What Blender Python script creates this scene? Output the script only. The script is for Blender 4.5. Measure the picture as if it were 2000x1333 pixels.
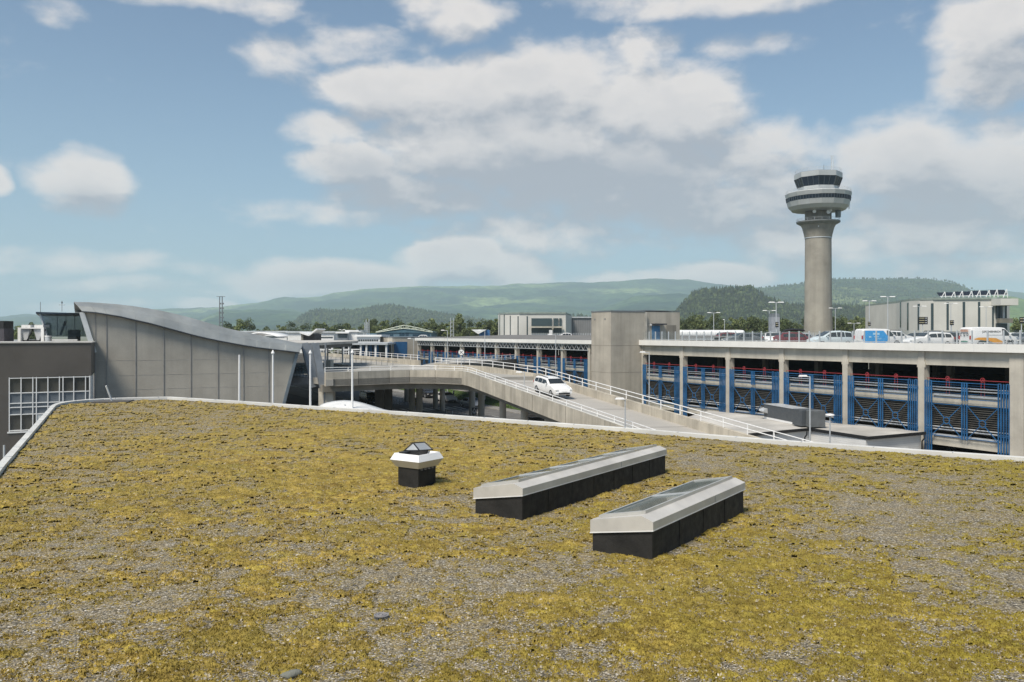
import bpy, math, random
import numpy as np
from mathutils import Vector, Matrix

for o in list(bpy.data.objects): bpy.data.objects.remove(o)
random.seed(7)
C = bpy.data.collections.new('place'); bpy.context.scene.collection.children.link(C)
scn = bpy.context.scene
R = math.radians

# ------------------------------------------------------------------ camera, sky, sun, exposure
F, CX, HY, H = 1632.0, 1000.0, 652.0, 10.5       # focal length and horizon in photo pixels, eye height
cam = bpy.data.cameras.new('camera'); camo = bpy.data.objects.new('camera', cam); C.objects.link(camo)
cam.sensor_width = 36; cam.lens = F / 2000 * 36; cam.shift_y = -14.5 / 2000
camo.location = (0, 0, H); camo.rotation_euler = (R(90), 0, 0)
cam.clip_start = 0.2; cam.clip_end = 30000
scn.camera = camo
scn.cycles.volume_bounces = 2
scn.view_settings.view_transform = 'Standard'; scn.view_settings.look = 'None'
scn.view_settings.exposure = 0.58; scn.view_settings.gamma = 1
SKY = 0.076
SUN_AZ, SUN_EL = R(-145), R(55)
sl = bpy.data.lights.new('sun', 'SUN'); sl.energy = 3.2; sl.angle = R(18); sl.color = (1.0, 0.92, 0.80)
so = bpy.data.objects.new('sun', sl); C.objects.link(so)
sd = Vector((math.sin(SUN_AZ) * math.cos(SUN_EL), math.cos(SUN_AZ) * math.cos(SUN_EL), math.sin(SUN_EL)))
so.rotation_euler = sd.to_track_quat('Z', 'Y').to_euler(); so.location = (-60, -30, 80)

world = bpy.data.worlds.new('World'); scn.world = world; world.use_nodes = True
def build_world():
    nt = world.node_tree; nt.nodes.clear()
    N = lambda t, tr=nt: tr.nodes.new(t)
    def math_(tr, op, a, b=None, c=None, clamp=False):
        n = tr.nodes.new('ShaderNodeMath'); n.operation = op; n.use_clamp = clamp
        for i, v in enumerate((a, b, c)):
            if v is None: continue
            if isinstance(v, (int, float)): n.inputs[i].default_value = v
            else: tr.links.new(v, n.inputs[i])
        return n.outputs[0]
    # cloud density as a group of azimuth/elevation
    g = bpy.data.node_groups.new('cloud_density', 'ShaderNodeTree')
    g.interface.new_socket('p', in_out='INPUT', socket_type='NodeSocketVector')
    g.interface.new_socket('d', in_out='OUTPUT', socket_type='NodeSocketFloat')
    gi = g.nodes.new('NodeGroupInput'); go = g.nodes.new('NodeGroupOutput')
    def noise(tr, vec, scale, detail, rough, dist=0.0):
        n = tr.nodes.new('ShaderNodeTexNoise'); n.inputs['Scale'].default_value = scale
        n.inputs['Detail'].default_value = detail; n.inputs['Roughness'].default_value = rough
        n.inputs['Distortion'].default_value = dist
        tr.links.new(vec, n.inputs['Vector']); return n
    nw = noise(g, gi.outputs[0], 9.0, 3, .5)
    sub = g.nodes.new('ShaderNodeVectorMath'); sub.operation = 'MULTIPLY_ADD'
    g.links.new(nw.outputs['Color'], sub.inputs[0]); sub.inputs[1].default_value = (.05, .03, 0)
    g.links.new(gi.outputs[0], sub.inputs[2])
    blobs = [(760,180,120,48,1),(900,200,170,66,1),(1060,165,170,72,1.1),(1190,200,160,80,1),(1330,220,120,75,1),(1010,285,260,95,1.1),
      (1180,330,300,90,1.0),(690,325,95,48,.9),(820,385,170,45,.8),(1300,400,300,60,.85),(1480,320,130,70,.8),(1790,320,150,80,1),
      (1960,330,140,90,1),(1850,440,260,60,.8),(1600,470,170,50,.7),(1650,390,120,60,.6),(160,358,82,48,1),(-8,352,34,22,.9),(400,-4,190,24,.62),
      (880,24,95,38,.75),(700,84,100,32,.52),(540,108,62,30,.5),(1390,-4,240,28,.7),(1960,90,130,90,.95),(1260,95,60,40,.62),(640,255,70,30,.62),
      (640,545,190,34,1.1),(900,508,105,42,1.25),(1000,532,70,34,1.15),(1400,538,110,26,1.1),(1310,548,60,22,.8),(400,592,70,14,.8),(180,595,120,10,.5),
      (1180,545,80,14,.6),(120,20,60,20,.5),(1480,90,90,20,.45),(1080,460,260,40,.6),(700,420,150,22,.5),(1900,530,200,20,.5),(200,510,260,18,.36),(300,560,200,14,.4)]
    acc = None
    for (x, y, rx, ry, w) in blobs:
        az = math.atan((x - 1000) / F); el = math.atan((HY - y) / F * math.cos(az))
        ax = rx / F * 1.32 * math.cos(az) ** 2; ey = ry / F * 1.32
        m = g.nodes.new('ShaderNodeVectorMath'); m.operation = 'MULTIPLY_ADD'
        g.links.new(sub.outputs[0], m.inputs[0]); m.inputs[1].default_value = (1 / ax, 1 / ey, 0)
        m.inputs[2].default_value = (-(az + .025) / ax, -(el + .015) / ey, 0)
        d = g.nodes.new('ShaderNodeVectorMath'); d.operation = 'DOT_PRODUCT'
        g.links.new(m.outputs[0], d.inputs[0]); g.links.new(m.outputs[0], d.inputs[1])
        v = math_(g, 'MULTIPLY_ADD', d.outputs['Value'], -1.7*w, 1.7*w)
        acc = v if acc is None else math_(g, 'SMOOTH_MAX', acc, v, .25)
    acc = math_(g, 'MINIMUM', math_(g, 'MAXIMUM', acc, -.45), 1.75)
    mp = g.nodes.new('ShaderNodeMapping'); mp.inputs['Scale'].default_value = (1, 1.7, 1)
    g.links.new(gi.outputs[0], mp.inputs[0])
    n1 = noise(g, mp.outputs[0], 7.5, 12, .6, .12)
    f = math_(g, 'MULTIPLY_ADD', n1.outputs['Fac'], 2.9, -1.45)
    n2 = noise(g, mp.outputs[0], 30.0, 8, .65, .1)
    f = math_(g, 'ADD', f, math_(g, 'MULTIPLY_ADD', n2.outputs['Fac'], 1.2, -.6))
    g.links.new(math_(g, 'ADD', acc, f), go.inputs[0])
    # direction -> azimuth / elevation
    tc = N('ShaderNodeTexCoord'); sx = N('ShaderNodeSeparateXYZ'); nt.links.new(tc.outputs['Generated'], sx.inputs[0])
    az = math_(nt, 'ARCTAN2', sx.outputs[0], sx.outputs[1]); el = math_(nt, 'ARCSINE', sx.outputs[2])
    cb = N('ShaderNodeCombineXYZ'); nt.links.new(az, cb.inputs[0]); nt.links.new(el, cb.inputs[1])
    def dens(off):
        a = N('ShaderNodeVectorMath'); a.operation = 'ADD'; nt.links.new(cb.outputs[0], a.inputs[0]); a.inputs[1].default_value = off
        q = N('ShaderNodeGroup'); q.node_tree = g; nt.links.new(a.outputs[0], q.inputs[0]); return q.outputs[0]
    d0, d1 = dens((0, 0, 0)), dens((-.015, .032, 0))
    mr = N('ShaderNodeMapRange'); mr.interpolation_type = 'SMOOTHSTEP'
    nt.links.new(d0, mr.inputs[0]); mr.inputs[1].default_value = -.22; mr.inputs[2].default_value = 1.25
    mr.inputs[3].default_value = 0; mr.inputs[4].default_value = .95
    # light and shade of the cloud body
    lit = math_(nt, 'SUBTRACT', d0, d1)
    lit = math_(nt, 'MULTIPLY_ADD', lit, .9, .62, clamp=True)
    thick = N('ShaderNodeMapRange'); nt.links.new(d0, thick.inputs[0]); thick.inputs[1].default_value = .5; thick.inputs[2].default_value = 2.0
    thick.inputs[3].default_value = 1.0; thick.inputs[4].default_value = .62
    lit = math_(nt, 'MULTIPLY', lit, thick.outputs[0])
    sh = None      # grey undersides of the big clouds
    for (x, y, rx, ry, w) in [(1150,345,330,48,.75),(880,400,230,34,.55),(1400,430,330,38,.5),(1830,400,240,70,.5),(700,335,90,26,.4),(1950,150,120,40,.4),(165,392,80,22,.6),(700,560,230,18,.35),(1450,560,120,14,.3),(900,225,200,30,.25)]:
        a_ = math.atan((x - 1000) / F); e_ = math.atan((HY - y) / F * math.cos(a_)); ax, ey = rx / F * math.cos(a_) ** 2, ry / F
        m = N('ShaderNodeVectorMath'); m.operation = 'MULTIPLY_ADD'; nt.links.new(cb.outputs[0], m.inputs[0]); m.inputs[1].default_value = (1/ax, 1/ey, 0); m.inputs[2].default_value = (-a_/ax, -e_/ey, 0)
        q = N('ShaderNodeVectorMath'); q.operation = 'DOT_PRODUCT'; nt.links.new(m.outputs[0], q.inputs[0]); nt.links.new(m.outputs[0], q.inputs[1])
        v = math_(nt, 'MULTIPLY', math_(nt, 'POWER', 2.718, math_(nt, 'MULTIPLY', q.outputs['Value'], -1.0)), w); sh = v if sh is None else math_(nt, 'ADD', sh, v)
    lit = math_(nt, 'SUBTRACT', math_(nt, 'ADD', lit, .12), sh, clamp=True)
    k = 1 / SKY
    cm = N('ShaderNodeMix'); cm.data_type = 'RGBA'; nt.links.new(lit, cm.inputs[0])
    cm.inputs[6].default_value = (.27 * k, .288 * k, .325 * k, 1); cm.inputs[7].default_value = (.56 * k, .53 * k, .51 * k, 1)
    sky = N('ShaderNodeTexSky'); sky.sky_type = 'NISHITA'; sky.sun_disc = False; sky.sun_elevation = SUN_EL; sky.sun_rotation = SUN_AZ
    sky.air_density = 1.0; sky.dust_density = 1.0; sky.ozone_density = 1.6
    tint = N('ShaderNodeMix'); tint.data_type = 'RGBA'; tint.blend_type = 'MULTIPLY'; tint.inputs[0].default_value = 1
    nt.links.new(sky.outputs[0], tint.inputs[6]); tint.inputs[7].default_value = (.95, .98, .98, 1)
    # thin high veil paling the blue towards the horizon
    veil = N('ShaderNodeMapRange'); veil.interpolation_type = 'SMOOTHSTEP'; nt.links.new(el, veil.inputs[0])
    veil.inputs[1].default_value = -.02; veil.inputs[2].default_value = .38; veil.inputs[3].default_value = .60; veil.inputs[4].default_value = .10
    vm = N('ShaderNodeMix'); vm.data_type = 'RGBA'; nt.links.new(veil.outputs[0], vm.inputs[0]); nt.links.new(tint.outputs[2], vm.inputs[6])
    vm.inputs[7].default_value = (.215 * k, .335 * k, .43 * k, 1)
    mx = N('ShaderNodeMix'); mx.data_type = 'RGBA'; nt.links.new(mr.outputs[0], mx.inputs[0])
    nt.links.new(vm.outputs[2], mx.inputs[6]); nt.links.new(cm.outputs[2], mx.inputs[7])
    bg = N('ShaderNodeBackground'); bg.inputs[1].default_value = SKY; nt.links.new(mx.outputs[2], bg.inputs[0])
    out = N('ShaderNodeOutputWorld'); nt.links.new(bg.outputs[0], out.inputs[0])
build_world()

# ------------------------------------------------------------------ helpers
def X(px, Y): return (px - CX) / F * Y
def Zp(py, Y): return H - (py - HY) / F * Y
def D(px, py, Y): return Vector((X(px, Y), Y, Zp(py, Y)))
def G(px, py, z=0.0):
    Y = (H - z) * F / (py - HY); return Vector((X(px, Y), Y, z))
def onplane(P0, d, px, py=None):
    """point of the vertical plane through P0 along d (plan) that lies at photo column px"""
    k = (px - CX) / F
    t = (k * P0[1] - P0[0]) / (d[0] - k * d[1])
    x, y = P0[0] + d[0] * t, P0[1] + d[1] * t
    return t, x, y, (Zp(py, y) if py is not None else None)

def link(o, parent=None):
    C.objects.link(o)
    if parent is not None: o.parent = parent
    return o
def tag(o, label=None, cat=None, group=None, kind=None):
    if label: o['label'] = label
    if cat: o['category'] = cat
    if group: o['group'] = group
    if kind: o['kind'] = kind
    return o
def thing(name, label, cat, loc=(0, 0, 0), rz=0, group=None):
    o = link(bpy.data.objects.new(name, None)); o.empty_display_size = .5
    o.location = loc; o.rotation_euler = (0, 0, rz)
    return tag(o, label, cat, group)
def kids(o): return [c for c in C.objects if c.parent == o]
_kc = {}
def dup(root, loc, rz=None, label=None, group=None, scale=None, parent=None):
    r = root.copy(); C.objects.link(r); r.location = loc
    if rz is not None: r.rotation_euler = (0, 0, rz)
    if scale is not None: r.scale = scale
    if label: r['label'] = label
    if group: r['group'] = group
    if parent is not None: r.parent = parent
    if root.name not in _kc: _kc[root.name] = [(c, kids(c)) for c in kids(root)]
    for ch, gs in _kc[root.name]:
        c = ch.copy(); C.objects.link(c); c.parent = r
        for g_ in gs:
            d = g_.copy(); C.objects.link(d); d.parent = c
    return r

class MB:
    def __init__(s): s.v = []; s.f = []; s.m = []; s.mi = 0
    def add(s, vs, fs, M=None):
        b = len(s.v)
        s.v += [tuple(M @ Vector(p)) if M is not None else tuple(p) for p in vs]
        s.f += [tuple(i + b for i in f) for f in fs]; s.m += [s.mi] * len(fs)
        return s
    def box(s, x0, x1, y0, y1, z0, z1, M=None):
        return s.add([(x0,y0,z0),(x1,y0,z0),(x1,y1,z0),(x0,y1,z0),(x0,y0,z1),(x1,y0,z1),(x1,y1,z1),(x0,y1,z1)],
                     [(3,2,1,0),(4,5,6,7),(0,1,5,4),(1,2,6,5),(2,3,7,6),(3,0,4,7)], M)
    def prism(s, poly, z0, z1, M=None):
        a = sum(poly[i][0]*poly[(i+1)%len(poly)][1]-poly[(i+1)%len(poly)][0]*poly[i][1] for i in range(len(poly)))
        if a < 0: poly = poly[::-1]
        n = len(poly); zz0 = z0 if isinstance(z0, (list, tuple)) else [z0]*n; zz1 = z1 if isinstance(z1, (list, tuple)) else [z1]*n
        return s.add([(p[0],p[1],zz0[i]) for i, p in enumerate(poly)]+[(p[0],p[1],zz1[i]) for i, p in enumerate(poly)],
                     [tuple(range(n))[::-1], tuple(range(n,2*n))]+[(i,(i+1)%n,n+(i+1)%n,n+i) for i in range(n)], M)
    def bar(s, a, b, w, h=None, up=(0,0,1)):
        """rectangular bar from a to b, width w, height h"""
        h = h or w; a = Vector(a); b = Vector(b); d = (b - a)
        L = d.length
        if L < 1e-6: return s
        d /= L; u = Vector(up)
        if abs(d.dot(u)) > .98: u = Vector((0,1,0))
        x = d.cross(u).normalized(); z = x.cross(d).normalized()
        vs = []
        for q in (a, b):
            for (i, j) in ((-1,-1),(1,-1),(1,1),(-1,1)): vs.append(q + x*(i*w/2) + z*(j*h/2))
        return s.add(vs, [(0,1,2,3),(7,6,5,4),(0,4,5,1),(1,5,6,2),(2,6,7,3),(3,7,4,0)])
    def cyl(s, a, b, r, r2=None, n=12):
        r2 = r if r2 is None else r2; a = Vector(a); b = Vector(b); d = (b - a).normalized()
        u = Vector((0,0,1)) if abs(d.z) < .95 else Vector((0,1,0))
        x = d.cross(u).normalized(); y = d.cross(x).normalized(); vs = []
        for q, rr in ((a, r), (b, r2)):
            for i in range(n):
                t = 2*math.pi*i/n; vs.append(q + x*(rr*math.cos(t)) + y*(rr*math.sin(t)))
        return s.add(vs, [(i, n+i, n+(i+1)%n, (i+1)%n) for i in range(n)] + [tuple(range(n)), tuple(range(2*n-1, n-1, -1))])
    def path(s, pts, r, n=6):
        for i in range(len(pts)-1): s.cyl(pts[i], pts[i+1], r, n=n)
        return s
    def lathe(s, prof, n=24, cx=0, cy=0, ph=0.0, caps=True):
        vs = []
        for (r, z) in prof:
            for i in range(n):
                t = ph + 2*math.pi*i/n; vs.append((cx + r*math.cos(t), cy + r*math.sin(t), z))
        fs = []
        for k in range(len(prof)-1):
            for i in range(n):
                j = (i+1) % n; fs.append((k*n+i, k*n+j, (k+1)*n+j, (k+1)*n+i))
        if caps: fs += [tuple(range(n))[::-1], tuple(range((len(prof)-1)*n, len(prof)*n))]
        return s.add(vs, fs)
    def grid(s, rows):
        n = len(rows[0]); vs = [p for r in rows for p in r]
        return s.add(vs, [(i*n+j, i*n+j+1, (i+1)*n+j+1, (i+1)*n+j) for i in range(len(rows)-1) for j in range(n-1)])
    def mesh(s, name, mats, smooth=None):
        me = bpy.data.meshes.new(name); me.from_pydata(s.v, [], s.f); me.update()
        for m in (mats if isinstance(mats, (list, tuple)) else [mats]): me.materials.append(m)
        if any(s.m): me.polygons.foreach_set('material_index', s.m)
        if smooth is not None:
            me.polygons.foreach_set('use_smooth', [True]*len(me.polygons))
            me.set_sharp_from_angle(angle=R(smooth))
        return me
    def build(s, name, mats, parent=None, smooth=None, bevel=0):
        o = link(bpy.data.objects.new(name, s.mesh(name, mats, smooth)), parent)
        if bevel:
            b = o.modifiers.new('edge', 'BEVEL'); b.width = bevel; b.segments = 2; b.limit_method = 'ANGLE'; b.angle_limit = R(35)
        return o
def npmesh(name, V, Q, mats, smooth=False):
    me = bpy.data.meshes.new(name); V = np.ascontiguousarray(V, dtype=np.float32); Q = np.ascontiguousarray(Q, dtype=np.int32)
    me.vertices.add(len(V)); me.vertices.foreach_set('co', V.ravel())
    k = Q.shape[1]; me.loops.add(Q.size); me.loops.foreach_set('vertex_index', Q.ravel())
    me.polygons.add(len(Q)); me.polygons.foreach_set('loop_start', np.arange(len(Q), dtype=np.int32)*k)
    me.polygons.foreach_set('use_smooth', np.full(len(Q), smooth))
    me.update(calc_edges=True); me.validate()
    for m in (mats if isinstance(mats, (list, tuple)) else [mats]): me.materials.append(m)
    return me

# numpy noise
_rng = np.random.RandomState(11); _T = _rng.rand(256, 256)
def vnoise(x, y):
    xi = np.floor(x).astype(int); yi = np.floor(y).astype(int); fx = x - xi; fy = y - yi
    fx = fx*fx*(3-2*fx); fy = fy*fy*(3-2*fy)
    a = _T[xi & 255, yi & 255]; b = _T[(xi+1) & 255, yi & 255]; c = _T[xi & 255, (yi+1) & 255]; d = _T[(xi+1) & 255, (yi+1) & 255]
    return (a*(1-fx)+b*fx)*(1-fy)+(c*(1-fx)+d*fx)*fy
def fbm(x, y, o=4, g=.5):
    s = 0; a = 1; t = 0; c, q = math.cos(.6), math.sin(.6)
    for i in range(o):
        s = s + a*vnoise(x + 17.3*i, y + 9.1*i); t += a; a *= g
        x, y = (x*c - y*q)*2.03, (x*q + y*c)*2.03
    return s/t

# ------------------------------------------------------------------ materials
_M = {}
def mat(name, col, rough=.7, metal=0, var=.12, vs=1.5, streak=0.0, bump=0.0, bs=30, col2=None, spec=None, dirt=0.0, alpha=None, trans=0, fine=0):
    if name in _M: return _M[name]
    m = bpy.data.materials.new(name); m.use_nodes = True; nt = m.node_tree; b = nt.nodes['Principled BSDF']
    b.inputs['Roughness'].default_value = rough; b.inputs['Metallic'].default_value = metal
    if spec is not None: b.inputs['Specular IOR Level'].default_value = spec
    if trans: b.inputs['Transmission Weight'].default_value = trans
    tc = nt.nodes.new('ShaderNodeTexCoord')
    def noise(scale, sc=(1,1,1), det=5, rg=.55):
        mp = nt.nodes.new('ShaderNodeMapping'); mp.inputs['Scale'].default_value = sc; nt.links.new(tc.outputs['Object'], mp.inputs[0])
        n = nt.nodes.new('ShaderNodeTexNoise'); n.inputs['Scale'].default_value = scale; n.inputs['Detail'].default_value = det
        n.inputs['Roughness'].default_value = rg; nt.links.new(mp.outputs[0], n.inputs['Vector']); return n
    def ramp(src, a, b_, lo=.35, hi=.65):
        r = nt.nodes.new('ShaderNodeMapRange'); nt.links.new(src, r.inputs[0]); r.inputs[1].default_value = lo; r.inputs[2].default_value = hi
        r.inputs[3].default_value = a; r.inputs[4].default_value = b_; return r.outputs[0]
    def mix(f, a, b_, mode='MIX'):
        x = nt.nodes.new('ShaderNodeMix'); x.data_type = 'RGBA'; x.blend_type = mode
        if isinstance(f, (int, float)): x.inputs[0].default_value = f
        else: nt.links.new(f, x.inputs[0])
        for i, v in ((6, a), (7, b_)):
            if isinstance(v, tuple): x.inputs[i].default_value = (*v[:3], 1)
            else: nt.links.new(v, x.inputs[i])
        return x.outputs[2]
    c2 = col2 or tuple(max(0, c*(1-2.2*var)) for c in col); c1 = tuple(min(1, c*(1+.6*var)) for c in col)
    base = mix(ramp(noise(vs).outputs['Fac'], 0, 1, .3, .7), c1, c2)
    if streak:
        n = noise(vs*1.6, (1, 1, .06), 6, .65); base = mix(ramp(n.outputs['Fac'], 0, streak, .45, .75), base, tuple(c*.35 for c in col))
        n = noise(vs*5, (1, 1, .03), 4, .6); base = mix(ramp(n.outputs['Fac'], 0, streak*.6, .5, .8), base, tuple(c*.45 for c in col))
    if dirt:
        n = noise(vs*.35, (1,1,1), 8, .7); base = mix(ramp(n.outputs['Fac'], 0, dirt, .5, .72), base, (.06,.055,.045))
    if fine:
        n = noise(fine, (1,1,1), 2, .5); base = mix(ramp(n.outputs['Fac'], 0, .45, .4, .7), base, tuple(c*.55 for c in col))
    nt.links.new(base, b.inputs['Base Color'])
    rr = ramp(noise(vs*2.3).outputs['Fac'], max(.02, rough-.1), min(1, rough+.1)); nt.links.new(rr, b.inputs['Roughness'])
    if bump:
        bp = nt.nodes.new('ShaderNodeBump'); bp.inputs['Strength'].default_value = bump; bp.inputs['Distance'].default_value = .02
        nt.links.new(noise(bs).outputs['Fac'], bp.inputs['Height']); nt.links.new(bp.outputs[0], b.inputs['Normal'])
    if alpha is not None: b.inputs['Alpha'].default_value = alpha
    _M[name] = m; return m

concrete = mat('concrete', (.56,.525,.445), .85, streak=.3, vs=.5, bump=.2, dirt=.15)
concrete_beam = mat('weathered_concrete', (.52,.475,.39), .85, streak=.7, vs=.7, bump=.2, dirt=.2)
concrete_tower = mat('board_marked_concrete', (.37,.345,.295), .9, streak=.5, vs=.18, bump=.3, dirt=.45)
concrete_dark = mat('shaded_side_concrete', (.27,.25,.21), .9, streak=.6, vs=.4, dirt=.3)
stairconc = mat('stair_tower_concrete', (.47,.43,.36), .88, streak=.5, vs=.35, dirt=.25)
pillar = mat('pillar_concrete', (.52,.485,.415), .85, vs=.8, streak=.25)
white_paint = mat('white_fascia', (.78,.77,.73), .45, var=.04, vs=.8)
white_metal = mat('white_metal', (.80,.80,.79), .4, var=.04)
galv = mat('galvanised_rail', (.62,.64,.65), .4, metal=.35, var=.08)
galv_dark = mat('grey_steel', (.22,.24,.26), .5, metal=.3, var=.1)
blue = mat('blue_painted_steel', (.022,.125,.30), .5, var=.22, vs=1.2)
red = mat('red_painted_steel', (.33,.04,.05), .5, var=.1)
dark_in = mat('interior_shade', (.06,.075,.085), .9)  # dark wall colour stands in for the unlit depth of the interiors
louvre_m = mat('dark_louvre', (.03,.03,.03), .6)
louvre_e = mat('louvre_edge', (.095,.09,.08), .6)
asphalt = mat('asphalt', (.15,.147,.14), .9, var=.12, vs=.6, fine=30)
deck_m = mat('pale_road_surface', (.36,.345,.31), .9, var=.1, vs=.25, dirt=.2)
deckp = mat('parking_deck_surface', (.2,.2,.19), .9, vs=.3)
paint_line = mat('road_paint', (.7,.7,.66), .7)
roof_felt = mat('pale_roof_felt', (.52,.50,.46), .85, var=.18, vs=.25, dirt=.35)
felt_black = mat('black_felt', (.018,.017,.016), .75, var=.3, vs=2.5, bump=.5, bs=14)
alu = mat('zinc_sheet', (.60,.575,.53), .5, metal=.15, var=.10, vs=1.2, dirt=.12)
alu_light = mat('bright_zinc_sheet', (.66,.65,.62), .38, metal=.6, var=.06, vs=1.0)
roof_zinc = mat('terminal_roof_zinc', (.40,.42,.41), .45, metal=.4, var=.14, vs=.35, streak=.25)
brown_clad = mat('brown_cladding', (.105,.094,.082), .65, var=.12, vs=.3)
black = mat('black_plastic', (.015,.015,.016), .5)
white_board = mat('white_boarding', (.74,.74,.72), .6, var=.04)
grey_unit = mat('grey_unit_metal', (.085,.095,.105), .5, metal=.2, var=.06)
grass_m = mat('grass_blades', (.075,.13,.02), .9, var=.35, vs=.6, fine=8)
leafA = mat('leaves_mid', (.12,.155,.055), .8, var=.35, vs=.35)
leafB = mat('leaves_light', (.18,.215,.075), .8, var=.3, vs=.35)
leafC = mat('leaves_dark', (.08,.11,.045), .85, var=.3, vs=.35)
bark = mat('bark', (.08,.06,.045), .9)

def glass(name, col=(.02,.03,.035), rough=.06, alpha=1.0, spec=.6):
    if name in _M: return _M[name]
    m = bpy.data.materials.new(name); m.use_nodes = True; b = m.node_tree.nodes['Principled BSDF']
    nt = m.node_tree; tc = nt.nodes.new('ShaderNodeTexCoord'); n = nt.nodes.new('ShaderNodeTexNoise'); n.inputs['Scale'].default_value = .8
    nt.links.new(tc.outputs['Object'], n.inputs['Vector'])
    r = nt.nodes.new('ShaderNodeMix'); r.data_type = 'RGBA'; nt.links.new(n.outputs['Fac'], r.inputs[0])
    r.inputs[6].default_value = (*col, 1); r.inputs[7].default_value = (*[c*1.8 for c in col], 1)
    nt.links.new(r.outputs[2], b.inputs['Base Color'])
    b.inputs['Roughness'].default_value = rough; b.inputs['Alpha'].default_value = alpha; b.inputs['Specular IOR Level'].default_value = spec
    _M[name] = m; return m
dark_glass = glass('dark_window_glass')
tower_glass = glass('blue_black_tower_glass', (.012,.02,.032), .12, spec=.45)
car_glass = glass('car_window_glass', (.018,.022,.025), .10, 1.0, .35)
rail_glass = glass('clear_rail_glass', (.20,.25,.26), .1, .07, .15)
sky_glass = glass('skylight_glass', (.10,.13,.125), .03, .5, .9)
office_glass = glass('office_glass', (.03,.045,.05), .1)

def paintm(name, col): return mat(name, col, .25, var=.02, spec=.6)

def striped(name, ca, cb, axis, period, duty=.5, rough=.6):
    """material with real stripes along an object axis (boards, mesh weave, louvres)"""
    m = bpy.data.materials.new(name); m.use_nodes = True; nt = m.node_tree; b = nt.nodes['Principled BSDF']
    tc = nt.nodes.new('ShaderNodeTexCoord'); s = nt.nodes.new('ShaderNodeSeparateXYZ'); nt.links.new(tc.outputs['Object'], s.inputs[0])
    q = nt.nodes.new('ShaderNodeMath'); q.operation = 'MODULO'; q.inputs[1].default_value = period
    a = nt.nodes.new('ShaderNodeMath'); a.operation = 'ADD'; a.inputs[1].default_value = 1000*period; nt.links.new(s.outputs[axis], a.inputs[0])
    nt.links.new(a.outputs[0], q.inputs[0])
    g = nt.nodes.new('ShaderNodeMath'); g.operation = 'GREATER_THAN'; g.inputs[1].default_value = period*duty; nt.links.new(q.outputs[0], g.inputs[0])
    n = nt.nodes.new('ShaderNodeTexNoise'); n.inputs['Scale'].default_value = .5; n.inputs['Detail'].default_value = 6; nt.links.new(tc.outputs['Object'], n.inputs['Vector'])
    x = nt.nodes.new('ShaderNodeMix'); x.data_type = 'RGBA'; nt.links.new(g.outputs[0], x.inputs[0]); x.inputs[6].default_value = (*ca,1); x.inputs[7].default_value = (*cb,1)
    y = nt.nodes.new('ShaderNodeMix'); y.data_type = 'RGBA'; y.blend_type = 'MULTIPLY'; y.inputs[0].default_value = .35
    nt.links.new(x.outputs[2], y.inputs[6]); nt.links.new(n.outputs['Fac'], y.inputs[7]); nt.links.new(y.outputs[2], b.inputs['Base Color'])
    b.inputs['Roughness'].default_value = rough; return m

# ------------------------------------------------------------------ ground, roads, hills
GX = Vector((.4619, -.8869, 0)); GY = Vector((.8869, .4619, 0))      # garage axes: towards the near right / into the building
RZG = math.atan2(-.8869, .4619)
def gfr(C_, px0):       # garage frame: origin on facade plane at column px0
    Z = C_/(px0-150.0); return Vector((X(px0, Z), Z, 0))
OG = gfr(111400., 1984.)
def gpt(lx, ly, z=0, o=OG): return o + GX*lx + GY*ly + Vector((0,0,z))

ground_m = mat('ground_soil', (.09,.105,.05), .95, var=.4, vs=.01, col2=(.16,.15,.11))
gm = MB(); gm.add([(-14000,-800,0),(14000,-800,0),(14000,16000,0),(-14000,16000,0)], [(0,1,2,3)])
tag(gm.build('ground', ground_m), kind='structure')
# apron of asphalt under and around the roads
RX0 = Vector((1.1, 108.5, 0))     # a point of the road's far kerb; the road runs along GX
def rpt(a, b, z): return RX0 + GX*a + GY*b + Vector((0,0,z))
m = MB(); m.add([rpt(-140,-60,.02), rpt(95,-60,.02), rpt(95,30,.02), rpt(-140,30,.02)], [(0,1,2,3)])
tag(m.build('pavement', mat('paving', (.27,.26,.24), .9, var=.15, vs=.4, fine=12)), kind='structure')
m = MB(); m.add([rpt(-140,-13,.03), rpt(95,-13,.03), rpt(95,0,.03), rpt(-140,0,.03)], [(0,1,2,3)])
tag(m.build('road', asphalt), kind='structure')
m = MB(); m.add([rpt(-60,-52,.03), rpt(60,-52,.03), rpt(60,-18,.03), rpt(-60,-18,.03)], [(0,1,2,3)])
tag(m.build('service_road', asphalt), kind='structure')
m = MB()
for (b0, b1, z1) in ((-.02,.22,.14), (-13.2,-12.98,.14)):
    m.add([rpt(-140,b0,0), rpt(95,b0,0), rpt(95,b1,0), rpt(-140,b1,0), rpt(-140,b0,z1), rpt(95,b0,z1), rpt(95,b1,z1), rpt(-140,b1,z1)],
          [(4,5,6,7),(0,1,5,4),(2,3,7,6),(1,2,6,5),(3,0,4,7)])
tag(m.build('kerb', mat('kerb_stone', (.3,.29,.27), .8)), kind='structure')
m = MB()
for k in range(-20, 14):
    for b in (-4.2, -8.6):
        m.add([rpt(k*6,b,.036), rpt(k*6+2.6,b,.036), rpt(k*6+2.6,b+.14,.036), rpt(k*6,b+.14,.036)], [(0,1,2,3)])
for i in range(11):        # zebra crossings
    for a0 in (-14.5,):
        b = -12.6 + i*1.15
        m.add([rpt(a0,b,.036), rpt(a0+4,b,.036), rpt(a0+4,b+.55,.036), rpt(a0,b+.55,.036)], [(0,1,2,3)])
for i in range(6):
    m.add([rpt(-9.5,-19-i*1.1,.036), rpt(-5.5,-19-i*1.1,.036), rpt(-5.5,-18.5-i*1.1,.036), rpt(-9.5,-18.5-i*1.1,.036)], [(3,2,1,0)])
tag(m.build('road_marking', paint_line), kind='structure')
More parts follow.
